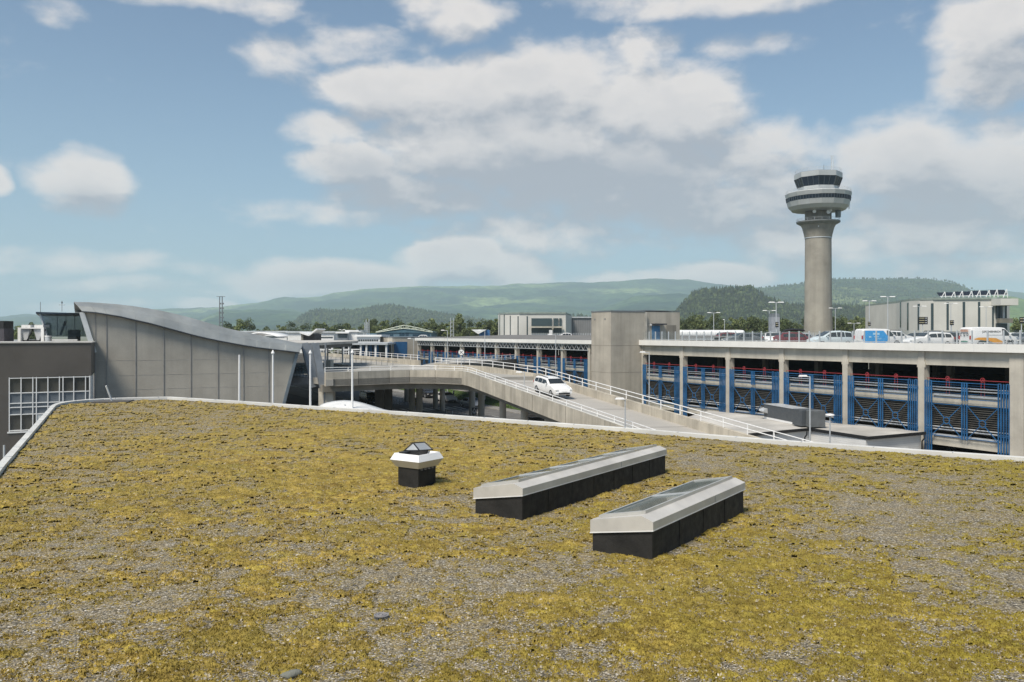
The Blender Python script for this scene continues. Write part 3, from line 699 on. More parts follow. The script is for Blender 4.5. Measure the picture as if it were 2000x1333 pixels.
cs = [(cx_-w_,cy_-w_,.932),(cx_+w_,cy_-w_,.932),(cx_+w_,cy_+w_,.932),(cx_-w_,cy_+w_,.932)]
rp = [(cx_-w_*.75,cy_,1.137),(cx_+w_*.95,cy_,1.137)]
for i in range(4): m.bar(cs[i], cs[(i+1)%4], .035, .03); m.bar(cs[i], rp[0 if i in (0,3) else 1], .028, .02)
m.bar(rp[0], rp[1], .025, .02)
m.build('lid_edge', black, lo)
m = MB(); m.box(.3, .74, .3, .74, .76, .928); m.build('throat', black, vt)

# roof drain, boulder, leaning pipe
P = G(745, 1207, RZ)
t = thing('roof_drain', 'round grey roof drain grate among the gravel', 'drain', (P.x, P.y, RZ-.015)); t.scale = (.8,.8,.9)
m = MB(); m.lathe([(.02,.05),(.13,.05),(.135,.065),(.11,.07),(.10,.062),(.09,.062),(.085,.072),(.06,.074),(.055,.062),(.03,.064),(.02,.08)], 28); m.build('grate', mat('dull_drain_metal', (.25,.24,.24), .6, metal=.2), t, smooth=30)
m = MB()
for k in range(26):
    a = 6.283*k/26; m.bar((.128*math.cos(a), .128*math.sin(a), -.02), (.128*math.cos(a), .128*math.sin(a), .055), .008, .018)
m.build('basket', galv_dark, t)
P = G(568, 1322, RZ); m = MB(); rr = random.Random(2); prof = [(.05,-.03),(.12,0),(.125,.04),(.09,.08),(.03,.10)]; m.lathe(prof, 14)
m.v = [(x*(.85+.22*math.sin(2*math.atan2(y,x)+1)+.08*math.sin(5*math.atan2(y,x))), y*(.62+.12*math.sin(3*math.atan2(y,x))), z*.62*(1+.5*x/.12)) for x, y, z in m.v]
o = m.build('boulder', mat('grey_boulder', (.17,.175,.15), .9, bump=.5), smooth=60); o.location = (P.x, P.y, RZ+.01); tag(o, 'rounded grey stone at the bottom edge of the roof', 'stone')
P = G(219, 785, RZ); Q = D(207, 754, P.y-.3)
t = thing('leaning_pipe', 'white pipe leaning up from a dark mat near the far roof corner', 'pipe', (0,0,0))
m = MB(); m.cyl((P.x,P.y,RZ), Q, .05, n=12); m.build('pipe', white_metal, t, smooth=40)
m = MB(); m.prism([gr(178,788), gr(250,786.5), gr(262,783), gr(190,784)], RZ, RZ+.06); m.build('mat', mat('dark_mat', (.09,.085,.08), .9), t)

# ------------------------------------------------------------------ elevated road (deck, ramp, parapets, rails, pillars)
ev = thing('elevated_road', 'concrete elevated road curving down into a ramp behind the mossy roof', 'elevated road', (0, 0, 0))
KZ = H-3.8                                                      # parapet top on the level part
rd = Vector((.4, -.916, 0)).normalized(); rs = Vector((rd.y*-1, rd.x, 0)) * -1
rs = Vector((.916, .4, 0)).normalized()
def ramp_near(t):
    if t < 0: return None
    return Vector((-5.1, 85, KZ)) + rd*t + Vector((0,0,-max(0, .082*t-.12)))
near_pts = [D(636,727.6,82.0), D(700,726,83.8), D(760,724,86), D(800,723.3,87.0), D(850,723.3,86.8)]
near_pts = [Vector((p.x, p.y, KZ)) for p in near_pts]
near_pts += [ramp_near(t) for t in (0, 2, 4, 8, 14, 20, 28, 36, 44, 52, 58)]
far_pts = [Vector((X(852,107), 107, KZ)), Vector((X(900,102.5), 102.5, KZ)), Vector((X(950,98.2), 98.2, KZ-.05)), Vector((X(1000,92.6), 92.6, KZ-.2))]
far_pts += [Vector((2.6, 88.4, KZ-.42))] + [ramp_near(t)+rs*7.9+Vector((0,0,-.28)) for t in (2,4,8,14,20,28,36,44,52,58)]
def ribbon(pa, inward, w, z0, z1):
    """solid band following pa, w wide towards the side 'inward' (+1 = left of travel), from z-z0 to z-z1"""
    rows = [[], [], [], []]
    for i, p in enumerate(pa):
        q0 = pa[max(0,i-1)]; q1 = pa[min(len(pa)-1,i+1)]; t = Vector((q1.x-q0.x, q1.y-q0.y, 0)).normalized(); nrm = Vector((-t.y, t.x, 0))*inward
        a = p; b = p + nrm*w
        rows[0].append((a.x,a.y,p.z-z1)); rows[1].append((a.x,a.y,p.z-z0)); rows[2].append((b.x,b.y,p.z-z0)); rows[3].append((b.x,b.y,p.z-z1))
    m = MB(); m.grid(rows + [rows[0]]); n = len(pa); m.add([rows[k][0] for k in range(4)], [(0,1,2,3)]); m.add([rows[k][-1] for k in range(4)], [(3,2,1,0)]); return m
ribbon(near_pts, 1, .34, 0, 1.38).build('near_parapet', concrete_beam, ev)
ribbon([p+Vector((0,0,.03)) for p in near_pts], 1, .40, 0, .028).build('parapet_cap', mat('pale_cap', (.55,.54,.50), .8, vs=.5), ev)
ribbon(far_pts, -1, .34, 0, 1.38).build('far_parapet', concrete_beam, ev)
b1 = [Vector((-44,179.6,KZ)), Vector((-40,171.9,KZ)), Vector((-30,152,KZ)), Vector((-13.0,119,KZ))]
ribbon(b1, -1, .34, 0, 1.38).build('far_parapet', concrete_beam, ev)
gsp = Vector((X(1007,139.5), 139.5, KZ-.3))                      # spur wall leading to the far garage
sp = [Vector((X(862,106.5), 106.5, KZ)), Vector((X(935,120), 120, KZ-.15)), gsp]
ribbon([p+Vector((0,0,-.1)) for p in sp], -1, .3, 0, 2.2).build('spur_parapet', mat('brown_grey_concrete', (.22,.19,.155), .9, streak=.3), ev)
# decks
dz = KZ-.72
m = MB()
nn = [p for p in near_pts[:6]]
poly_d = [(-17.6,82.3)] + [(p.x, p.y) for p in nn] + [(2.6,88.4)] + [(p.x,p.y) for p in far_pts[:4][::-1]] + [(-13.0,119),(-44,179.6),(-66,168),(-38,108)]
m.prism(poly_d, dz-.62, dz); 
m.prism([(p.x,p.y) for p in (sp[0], sp[1], sp[2])] + [(X(900,160),160),(-13,119)], dz-.6, dz-.004); m.build('deck', deck_m, ev)
rows_t = []
N_ = 5
ra = [ramp_near(t) for t in (0,2,4,8,14,20,28,36,44,52,58)]; rb = far_pts[4:]
m = MB(); rows_ = []
for k in range(N_+1):
    u = k/N_; rows_.append([tuple(a*(1-u)+(b)*u + Vector((0,0,-.715))) for a, b in zip(ra, rb)])
m.grid(rows_[::-1]); rows_2 = [[(x,y,z-.55) for x,y,z in r_] for r_ in rows_]; m.grid(rows_2); m.build('ramp_deck', mat('ramp_surface', (.40,.38,.345), .88, var=.06, vs=.25, dirt=.1), ev)
# girder under the deck, set back from the parapet
m = MB()
inn_p = [p + Vector((0,0,0)) for p in near_pts[:6]]
def shift(pa, dd):
    out = []
    for i, p in enumerate(pa):
        q0 = pa[max(0,i-1)]; q1 = pa[min(len(pa)-1,i+1)]; t = Vector((q1.x-q0.x, q1.y-q0.y, 0)).normalized(); out.append(p+Vector((-t.y, t.x, 0))*dd)
    return out
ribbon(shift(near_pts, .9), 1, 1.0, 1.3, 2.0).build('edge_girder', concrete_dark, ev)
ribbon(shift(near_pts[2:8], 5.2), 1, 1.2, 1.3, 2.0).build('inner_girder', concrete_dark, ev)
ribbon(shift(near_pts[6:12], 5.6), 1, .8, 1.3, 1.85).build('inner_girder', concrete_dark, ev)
jm = mat('joint_black', (.05,.045,.04), .9)
for i_ in range(1, len(ra)-3):
    a_, b_ = ra[i_]+Vector((0,0,-.712)), rb[i_]+Vector((0,0,-.712)); m = MB(); m.bar(a_, b_, .07, .012); m.build('expansion_joint', jm, ev)
for t_ in range(5, 46, 6):
    p_ = ramp_near(t_)-rs*.004; m = MB(); m.bar(p_+Vector((0,0,-.02)), p_+Vector((0,0,-1.3)), .03, .012, up=tuple(rs)); m.build('parapet_joint', jm, ev)
for i_ in (1,2,3,4):
    p_ = near_pts[i_]; m = MB(); m.bar(p_+Vector((.004,-.006,-.02)), p_+Vector((.004,-.006,-1.3)), .03, .012, up=(0,1,0)); m.build('parapet_joint', jm, ev)
def railing(path, parent, name, hts, r, step, m_, pr=None, ph=None):
    mb = MB()
    for h_ in hts: mb.path([p+Vector((0,0,h_)) for p in path], r, 6)
    ro = mb.build(name, m_, parent); ph = ph or hts[-1]; pr = pr or r
    pm = MB(); pm.bar((0,0,-.02),(0,0,ph), pr*2, pr*2); me = pm.mesh('post', m_)
    L = 0; acc = 0
    for a, b in zip(path[:-1], path[1:]):
        seg = (b-a).length; d_ = acc
        while d_ < seg:
            q = a + (b-a)*(d_/seg); o = link(bpy.data.objects.new('post', me), ro); o.location = q; d_ += step
        acc = d_ - seg
    return ro
railing(shift(near_pts, .2), ev, 'near_guard_rail', (.20,.44), .032, 2.4, white_metal)
railing([p for p in shift(far_pts, -.15)], ev, 'far_guard_rail', (.36,.70), .036, 2.6, white_metal)
railing([p for p in shift(b1, -.15)], ev, 'far_guard_rail', (.36,.70), .036, 2.8, white_metal)
railing([p+Vector((0,0,-.1)) for p in sp], ev, 'spur_guard_rail', (.3,.7), .05, 2.6, white_metal)
lr = [Vector((X(620,140),140,dz)), Vector((X(700,126),126,dz)), Vector((X(776,113.5),113.5,dz))]
railing(lr, ev, 'lane_railing', (.02,.75), .03, 2.0, galv_dark)
m = MB()
q = [D(644,709.5,123.5), D(690,715,112)]
m.bar(Vector((q[0].x,q[0].y,dz+.06)), Vector((q[1].x,q[1].y,dz+.06)), .5, .14); m.build('deck_kerb_shadow', concrete_dark, ev)  # low kerb, its shadow line put into the dark colour
m = MB(); a = Vector((X(632,106),106,0)); m.box(a.x, a.x+.85, a.y, a.y+2, dz, dz+1.1); m.build('plinth', concrete, ev)
cn = MB(); cn.cyl((0,0,0),(0,0,1), .36, n=20); cme = cn.mesh('pillar', pillar, 40)
def pillar_at(px, Y, ztop, r=.36):
    o = link(bpy.data.objects.new('pillar', cme), ev); o.location = (X(px,Y), Y, 0); o.scale = (r/.36, r/.36, ztop)
ptop = KZ-1.9
for px, Y in ((794,128),(804.5,100),(819,98),(850.5,117),(864,113),(922,101),(940,96)): pillar_at(px, Y, ptop-(0 if Y>97 else 0), .36 if Y > 105 else .38)
for px, Y in ((982,84),(1024,78.5),(1071,73)):
    t = (85-Y)/.916; pillar_at(px, Y, ramp_near(max(0,t)).z-1.5, .34)
m = MB()
for px, Y in ((742,97),(757,98)): m.box(X(px,Y)-.5, X(px,Y)+.5, Y-.5, Y+.5, 0, ptop)
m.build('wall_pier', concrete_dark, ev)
m = MB(); m.box(X(622,84), X(650,84), 84, 85.2, 0, ptop+.2); m.build('end_pier', pillar, ev)

# ------------------------------------------------------------------ parking garages
def gz_(rel): return H+rel
BAY = 7.52
def garage(name, label, origin, nb_, first, deep, near_extra=0):
    return thing(name, label, 'parking garage', origin, RZG)
g1 = thing('parking_garage', 'near parking garage with cars on its roof deck and blue braced steel screens', 'parking garage', (OG.x, OG.y, 0), RZG)
C2 = 120250.; Og2 = gfr(C2, 1152.5)
g2 = thing('parking_garage', 'farther parking garage with a lattice truss under its white roof edge', 'parking garage', (Og2.x, Og2.y, 0), RZG)
L1 = -45.5                                                      # left end of garage 1 in its own x
Zs = lambda r: H + r
# slabs
m = MB(); m.box(L1, 26, .15, 75, Zs(-1.75), Zs(-1.35)); m.build('roof_deck', deckp, g1)
for k, z in enumerate((-5.1, -8.3)):
    m = MB(); m.box(L1, 26, .35, 40, Zs(z)-.3, Zs(z)); m.build('floor_slab', concrete, g1)
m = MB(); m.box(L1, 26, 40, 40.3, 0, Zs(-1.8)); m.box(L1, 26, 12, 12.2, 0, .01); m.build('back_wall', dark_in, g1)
m = MB(); m.box(L1-.9, 26, -.62, -.5, Zs(-1.38), Zs(-.77)); m.box(L1-.9, 26, -.49, .14, Zs(-1.40), Zs(-1.34))
m.build('fascia', white_paint, g1)
fme = MB(); fme.box(-.006, .006, -.005, 0, 0, .6); fmm = fme.mesh('fascia_joint', galv)
for k in range(24):
    o = link(bpy.data.objects.new('fascia_joint', fmm), g1); o.location = (-46+k*2.5+.7, -.62, Zs(-1.375))
# one bay, then copies: column, girder, spandrels, louvres, blue screen, red rail
def mesh_column():
    m = MB(); m.box(-.29, .27, -.22, .45, 0, Zs(-1.42)); m.box(-.36, -.292, -.24, -.10, Zs(-2.72), Zs(-2.25)); m.box(.272, .34, -.24, -.10, Zs(-2.72), Zs(-2.25)); return m.mesh('column', pillar)
def mesh_girder():
    m = MB(); m.box(.28, BAY-.30, -.12, .2, Zs(-2.5), Zs(-1.42)); return m.mesh('girder', concrete_beam if False else concrete)
def mesh_spandrel(z0, z1):
    m = MB(); m.box(.28, BAY-.30, -.05, .2, Zs(z0), Zs(z1)); return m.mesh('spandrel', concrete)
def mesh_louvre(z0, z1):
    m = MB(); m.box(.3, BAY-.32, .28, .30, Zs(z0), Zs(z1)); n = int((z1-z0)/.16)
    m.mi = 1
    for k in range(n): z = Zs(z0)+.02+k*(z1-z0)/n; m.add([(.3,.10,z),(BAY-.32,.10,z),(BAY-.32,.27,z+.07),(.3,.27,z+.07),(.3,.10,z+.015),(BAY-.32,.10,z+.015),(BAY-.32,.27,z+.085),(.3,.27,z+.085)], [(3,2,1,0),(4,5,6,7),(0,1,5,4)])
    return m.mesh('louvre_screen', [louvre_m, louvre_e])
def mesh_sill():
    m = MB()
    m.box(1.05, BAY-1.0, -.16, -.052, Zs(-4.78)-.10, Zs(-4.78)+.06)
    return m.mesh('sill_rail', galv)
def mesh_pipes():
    m = MB()
    for z in (-4.22, -4.42, -7.35, -7.55): m.cyl((.3,.02,Zs(z)), (BAY-.32,.02,Zs(z)), .045, n=8)
    return m.mesh('crash_rail', galv)
xl, xr = .45, BAY-.45
def mesh_screen():
    m = MB(); y = -.30; w = .065
    lx = [.42+i*.185 for i in range(4)]; rx = [BAY-1.10+i*.20 for i in range(5)]; mx_ = [BAY/2-.2, BAY/2, BAY/2+.2]
    for x in lx + rx: m.bar((x,y,Zs(-9.4)), (x,y,Zs(-3.72)), w*.95, .09, up=(1,0,0))
    for x in mx_: m.bar((x,y,Zs(-5.15)), (x,y,Zs(-3.78)), w*.95, .09, up=(1,0,0)); m.bar((x,y,Zs(-8.15)), (x,y,Zs(-5.4)), w*.95, .09, up=(1,0,0))
    for (a, b) in ((lx[0],lx[1]),(lx[2],lx[3]),(rx[0],rx[1]),(rx[3],rx[4])): m.bar((a,y,Zs(-3.72)), (b,y,Zs(-3.72)), .06, .06)
    for z in (-3.78,): m.bar((lx[3],y,Zs(z)), (rx[0],y,Zs(z)), .06, .06)
    for z in (-3.98,-4.15,-4.62): m.bar((lx[3],y+.05,Zs(z)), (rx[0],y+.05,Zs(z)), .02, .02)
    for z in (-4.3,-4.42,-7.5,-7.62):
        m.bar((lx[0]-.06,y+.02,Zs(z)), (lx[3]+.06,y+.02,Zs(z)), .10, .05); m.bar((rx[0]-.06,y+.02,Zs(z)), (rx[4]+.06,y+.02,Zs(z)), .10, .05); m.bar((mx_[0]-.06,y+.02,Zs(z)), (mx_[2]+.06,y+.02,Zs(z)), .10, .05)
    for (xa, xb) in ((lx[3], mx_[0]), (mx_[2], rx[0])):
        m.bar((xa,y,Zs(-5.52)), (xb,y,Zs(-5.52)), .05, .05); m.bar((xa,y,Zs(-5.02)), (xb,y,Zs(-5.02)), .04, .04); m.bar((xa,y,Zs(-8.02)), (xb,y,Zs(-8.02)), .05, .05)
        cx, cz = (xa+xb)/2, Zs(-6.78); r_ = .26
        for sx in (-1, 1):
            for (zc) in (-5.5, -8.05):
                tgt = Vector((xa if sx < 0 else xb, y, Zs(zc))); dd = (tgt-Vector((cx,y,cz))).normalized(); m.bar(Vector((cx,y,cz))+dd*r_, tgt, .05, .05)
        n = 18
        for i in range(n):
            a0, a1 = 6.2832*i/n, 6.2832*(i+1)/n; m.bar((cx+r_*math.cos(a0),y,cz+r_*math.sin(a0)), (cx+r_*math.cos(a1),y,cz+r_*math.sin(a1)), .05, .06)
    return m.mesh('blue_screen', blue)
def mesh_red():
    m = MB(); y = .12; m.cyl((.3,y,Zs(-3.57)), (BAY-.32,y,Zs(-3.57)), .028, n=8)
    for x in (BAY*.28, BAY*.66):
        for dx in (-.13, .13): m.bar((x+dx,y-.02,Zs(-4.75)), (x+dx,y-.02,Zs(-3.57)), .035, .035)
        n = 16; yy = y-.05
        for r_, w in ((.155,.045),):
            for i in range(n):
                a0, a1 = 6.2832*i/n, 6.2832*(i+1)/n; m.bar((x+r_*math.cos(a0),yy,Zs(-3.52)+r_*math.sin(a0)), (x+r_*math.cos(a1),yy,Zs(-3.52)+r_*math.sin(a1)), .05, w)
        m.cyl((x,yy+.02,Zs(-3.52)), (x,yy+.05,Zs(-3.52)), .075, n=16)
    return m.mesh('red_rail', red)
MC, MG, MS1, MS2, ML1, MSI, MP, MSC, MR_ = mesh_column(), mesh_girder(), mesh_spandrel(-5.48,-4.78), mesh_spandrel(-8.8,-7.95), mesh_louvre(-7.7,-5.55), mesh_sill(), mesh_pipes(), mesh_screen(), mesh_red()
_s2 = MB(); _s2.box(1.05, BAY-1.0, -.16, -.052, Zs(-7.95)-.10, Zs(-7.95)+.06); MSI2 = _s2.mesh('sill_rail', galv)
def put(name, me, parent, x, y=0, z=0):
    o = link(bpy.data.objects.new(name, me), parent); o.location = (x, y, z); return o
def bay(parent, x, girder=True, col=True):
    if col: put('column', MC, parent, x)
    if girder: put('girder', MG, parent, x)
    for n_, me in (('spandrel', MS1), ('spandrel', MS2), ('louvre_screen', ML1), ('sill_rail', MSI), ('sill_rail', MSI2), ('crash_rail', MP), ('blue_screen', MSC), ('red_rail', MR_)): put(n_, me, parent, x)
for k in range(1, 7): bay(g1, -BAY*k)
# right end of garage 1: broad pier and a plain grey wall running on towards the viewer
m = MB(); m.box(-.29, .75, -.3, .6, 0, Zs(-1.42)); m.build('corner_pier', pillar, g1)
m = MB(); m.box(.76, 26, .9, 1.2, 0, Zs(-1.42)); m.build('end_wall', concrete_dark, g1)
m = MB(); m.box(1.6, 4.5, .55, .88, Zs(-2.25), Zs(-2.05)); m.build('canopy_strip', galv, g1)
# interior columns
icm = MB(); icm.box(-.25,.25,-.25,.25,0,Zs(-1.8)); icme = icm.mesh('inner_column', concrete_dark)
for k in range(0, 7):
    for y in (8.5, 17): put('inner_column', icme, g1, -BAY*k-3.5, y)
# glass balustrade on the deck edge
bal = MB(); bal.box(L1+1, 25, -.40, -.37, Zs(-.71), Zs(-.66)); bo = bal.build('balustrade_rail', galv, g1)
pm = MB(); pm.box(-.045,.045,-.05,.05,-.5,.98); pmm = pm.mesh('post', galv)
gl = MB(); gl.box(.05,1.17,-.01,.01,.06,.94); glm = gl.mesh('glass_panel', rail_glass)
k = 0; x = 3.0
while x > L1+1.5 and k < 60:
    o = link(bpy.data.objects.new('post', pmm), bo); o.location = (x, -.38, Zs(-.74))
    o = link(bpy.data.objects.new('glass_panel', glm), bo); o.location = (x-1.22, -.38, Zs(-.72)); x -= 1.22; k += 1

# garage 2
L2 = -BAY*9
for k in range(1, 10): bay(g2, -BAY*k, girder=False)
put('column', MC, g2, 0)
m = MB(); m.box(L2-.5, 12, .2, 60, Zs(-1.30), Zs(-1.0)); m.build('roof_deck', deckp, g2)
m = MB(); m.add([(L2-.5,-.45,Zs(-.92)),(12,-.45,Zs(-.92)),(12,22,Zs(-.30)),(L2-.5,22,Zs(-.30))], [(0,1,2,3)]); m.build('roof_slope', mat('dark_roof_felt', (.17,.165,.155), .9, vs=.2), g2)
m = MB(); m.box(L2-.9, 12, -.62, -.48, Zs(-1.5), Zs(-.93)); m.build('fascia', white_paint, g2)
for z in (-5.1, -8.3):
    m = MB(); m.box(L2, 12, .35, 35, Zs(z)-.3, Zs(z)); m.build('floor_slab', concrete, g2)
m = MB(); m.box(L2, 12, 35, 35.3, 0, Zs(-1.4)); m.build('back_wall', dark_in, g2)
def mesh_truss():
    m = MB(); y = -.35
    m.bar((0,y,Zs(-1.6)), (BAY,y,Zs(-1.6)), .08, .08); m.bar((0,y,Zs(-2.4)), (BAY,y,Zs(-2.4)), .09, .09); n = 6
    for i in range(n):
        x0 = BAY*i/n; m.bar((x0,y,Zs(-2.38)), (x0+BAY/n/2,y,Zs(-1.62)), .05, .05); m.bar((x0+BAY/n/2,y,Zs(-1.62)), (x0+BAY/n,y,Zs(-2.38)), .05, .05)
    return m.mesh('truss', galv)
mt = mesh_truss(); tb = MB(); tb.box(0, BAY, .1, .2, Zs(-2.5), Zs(-1.5)); tbm = tb.mesh('truss_backing', mat('dark_soffit', (.05,.06,.07), .8))
for k in range(1, 10): put('truss', mt, g2, -BAY*k); put('truss_backing', tbm, g2, -BAY*k)

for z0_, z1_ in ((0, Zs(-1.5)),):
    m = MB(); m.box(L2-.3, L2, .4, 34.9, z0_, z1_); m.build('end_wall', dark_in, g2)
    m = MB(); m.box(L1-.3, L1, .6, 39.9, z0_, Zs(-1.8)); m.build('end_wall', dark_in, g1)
# stair tower between the garages
st = thing('stair_tower', 'tall concrete stair tower with a blue door between the two garages', 'stair tower', (11.66, 98.55, 0), RZG)
# local: x towards near right, y into the building; near face at x=0, light face at y=0
ztp = Zp(608.8, 98.55)
m = MB(); m.box(-4.2, 0, 0, 4.9, 0, ztp); sw = m.build('wall', stairconc, st)
m = MB(); m.box(-4.25, .05, -.05, 4.95, ztp+.002, ztp+.14); m.build('roof_cap', galv_dark, st)
for zz in (Zp(675.6,98.55), Zp(728.8,98.55)):
    m = MB(); m.box(.0, .008, .0, 4.9, zz-.02, zz+.02); m.box(-4.2, 0, -.008, 0, zz-.02, zz+.02); m.build('panel_joint', concrete_dark, sw)
m = MB(); m.box(-.35, .02, 4.902, 5.25, 0, ztp); m.build('pilaster', pillar, st)
m = MB(); m.box(-3.9, -.45, 5.26, 10.6, Zs(-1.35), ztp+.05); m.build('upper_wall', stairconc, st)
m = MB(); m.box(-3.95, -.4, 4.96, 10.65, ztp+.142, ztp+.24); m.build('upper_cap', galv_dark, st)
m = MB(); m.box(-.449, -.40, 6.3, 7.5, Zs(-1.3), Zp(636,100)); m.build('door', mat('blue_door_paint', (.06,.19,.36), .5), st)
m = MB(); m.box(-.44, .35, 6.2, 8.0, Zp(634.5,100), Zp(632,100)); m.build('door_canopy', mat('dark_canopy', (.03,.035,.05), .5), st)
m = MB(); m.box(-.36, -.22, 5.9, 6.15, Zp(636,100), Zp(633,100)); m.build('door_lamp', white_metal, st)
m = MB(); m.box(-.448, -.42, 8.5, 10.0, Zs(-1.3), Zp(635,100)); m.build('service_hatch', concrete_dark, st)
m = MB()
for q in (-3.4, -1.2): m.box(q-.08, q+.08, -.06, .0, Zp(624.5,99), Zp(622,99))
m.build('wall_bracket', galv_dark, st)

# left block of the far garage
bl_o = gfr(C2, 806.); bk = thing('stair_block', 'low concrete block with a tall blue window at the far end of the far garage', 'stair block', (bl_o.x, bl_o.y, 0), RZG)
zb_ = Zp(659.5, bl_o.y)
m = MB(); m.box(-14, -.3, -4.6, 8, 0, zb_); m.build('wall', stairconc, bk)
m = MB(); m.box(-14.1, -.2, -4.7, 8.1, zb_+.002, zb_+.15); m.build('roof_cap', galv_dark, bk)
m = MB(); m.box(-.30, -.24, -4.2, -1.2, Zp(697,183), Zp(668,183)); m.box(-2.5, -.30, -4.66, -4.602, Zp(697,183), Zp(668,183)); m.build('blue_window', glass('blue_glass', (.02,.08,.18), .1), bk)

# ------------------------------------------------------------------ low white building in front of the garage
A_, B_, E_, F_, C__, D_ = (26.8,63.3), (32.45,66.3), (17.5,64.6), (24.6,69.2), (19.9,84.6), (16.4,78.1)
zr = H-7.8
lb = thing('low_white_building', 'low white boarded building with a pale flat roof in front of the garage', 'building')
pl = [A_, B_, C__, D_, E_, F_]
wb = striped('white_horizontal_boards', (.80,.80,.78), (.62,.62,.61), 2, .16, .88)
m = MB(); m.prism(pl, 0, zr-.25); m.build('wall', wb, lb)
m = MB(); m.prism([(A_[0]+.1,A_[1]-.25),(B_[0]+.3,B_[1]-.1),C__,D_,(E_[0]-.1,E_[1]-.2),(F_[0]-.05,F_[1]-.25)], zr-.22, zr); m.build('roof', roof_felt, lb)
m = MB()
q = [(B_[0]+.3,B_[1]-.1),(A_[0]+.1,A_[1]-.27),(F_[0]-.05,F_[1]-.28),(E_[0]-.1,E_[1]-.22)]
for a, b in zip(q[:-1], q[1:]): m.bar((a[0],a[1],zr-.09), (b[0],b[1],zr-.09), .08, .24)
m.build('roof_edge', black, lb)
def pipe_down(x, y):
    m = MB(); m.path([Vector((x,y-.1,zr-.2)), Vector((x,y-.15,zr-.45)), Vector((x-.12,y-.02,zr-.7)), Vector((x-.12,y-.02,.1))], .06, 8); m.build('downpipe', black, lb)
pipe_down(B_[0]+.05, B_[1]-.3); pipe_down(F_[0]-.5, F_[1]-.75)
s_ = Vector((B_[0]-A_[0], B_[1]-A_[1], 0)).normalized(); p0 = Vector((A_[0],A_[1],0))+s_*3.6; nrm = Vector((s_.y,-s_.x,0))
m = MB(); m.bar(p0+nrm*.03+Vector((0,0,zr-1.75)), p0+s_*1.1+nrm*.03+Vector((0,0,zr-1.75)), .08, .8); wn = m.build('window', black, lb)
m = MB(); m.bar(p0-s_*.15+nrm*.06+Vector((0,0,zr-1.27)), p0+s_*1.25+nrm*.06+Vector((0,0,zr-1.27)), .16, .12); m.build('window_hood', white_metal, wn)

# rooftop ventilation unit
P0 = G(1492,814,zr+.2); P1 = G(1556,827,zr+.2); dx = (Vector((P1.x,P1.y,0))-Vector((P0.x,P0.y,0)))
ru = thing('rooftop_unit', 'long dark grey ventilation unit on the roof of the low white building', 'ventilation unit', (P0.x, P0.y, zr), math.atan2(dx.y, dx.x))
L_ = dx.length
m = MB(); m.box(0, L_, 0, 1.5, .22, 1.35); m.build('duct_case', grey_unit, ru, bevel=.02)
m = MB(); m.box(-.04, L_+.04, -.04, 1.54, 1.352, 1.39); m.build('duct_lid', galv, ru)
m = MB(); m.box(0, L_, .02, .14, .02, .21); m.box(0, L_, 1.3, 1.42, .02, .21); m.build('base_rail', white_metal, ru)
m = MB(); m.box(L_+.06, L_+1.55, -.45, 1.25, .10, 1.45); m.build('fan_case', grey_unit, ru, bevel=.03)
m = MB(); m.box(L_+1.57, L_+2.35, -.05, 1.25, .10, 1.45); m.build('side_case', mat('lighter_unit_metal', (.13,.14,.145), .5), ru, bevel=.02)
m = MB(); m.add([(-.15,-.02,.55),(.75,-.02,.55),(.75,-.02,1.0),(-.15,-.02,1.0),(-.15,-.45,.75),(.75,-.45,.75),(.75,-.35,.92),(-.15,-.35,.92)], [(4,5,6,7),(7,6,2,3),(1,5,4,0),(0,4,7,3),(5,1,2,6)]); m.build('air_hood', galv, ru)

# ------------------------------------------------------------------ terminal building with the curved roof
TP, TD = Vector((-21.7,84.5)), Vector((.887,.4619)); TNf = Vector((.4619,-.887))      # wall point, wall direction, outward normal
RZT = math.atan2(TD.y, TD.x)
tm = thing('terminal_building', 'terminal hall with a big grey clad end wall and a wavy curved metal roof', 'terminal building', (TP.x, TP.y, 0), RZT)
def tw(px, py):                # wall-local x, z of a photo point on the wall plane
    t, x, y, z = onplane(TP, TD, px, py); return t, z
low = [(160,608),(186,610),(208,613.5),(235,618),(265,625),(292,631),(320,638.5),(347,646),(373,653),(400,659.5),(426,665),(450,669.5),(475,674),(500,678),(525,681),(555,684.5),(583,688)]
topc = [(144,590),(172,590.7),(196,592),(228,594.5),(258,598),(288,602.5),(316,607.5),(345,614),(372,621),(400,629),(425,636.5),(450,643),(475,648.5),(500,653.5),(525,659),(556,665),(590,672)]
mesh_clad = striped('metal_mesh_cladding', (.145,.132,.112), (.10,.092,.08), 2, .30, .5, .6)
mesh_clad = mat('metal_mesh_cladding_plain', (.46,.43,.37), .6, var=.12, vs=.3, streak=.32, fine=14)
wl = [tw(*p) for p in low[1:]]; x0w = tw(160,608); xr_t = tw(578,688); xr_b = tw(551,790)
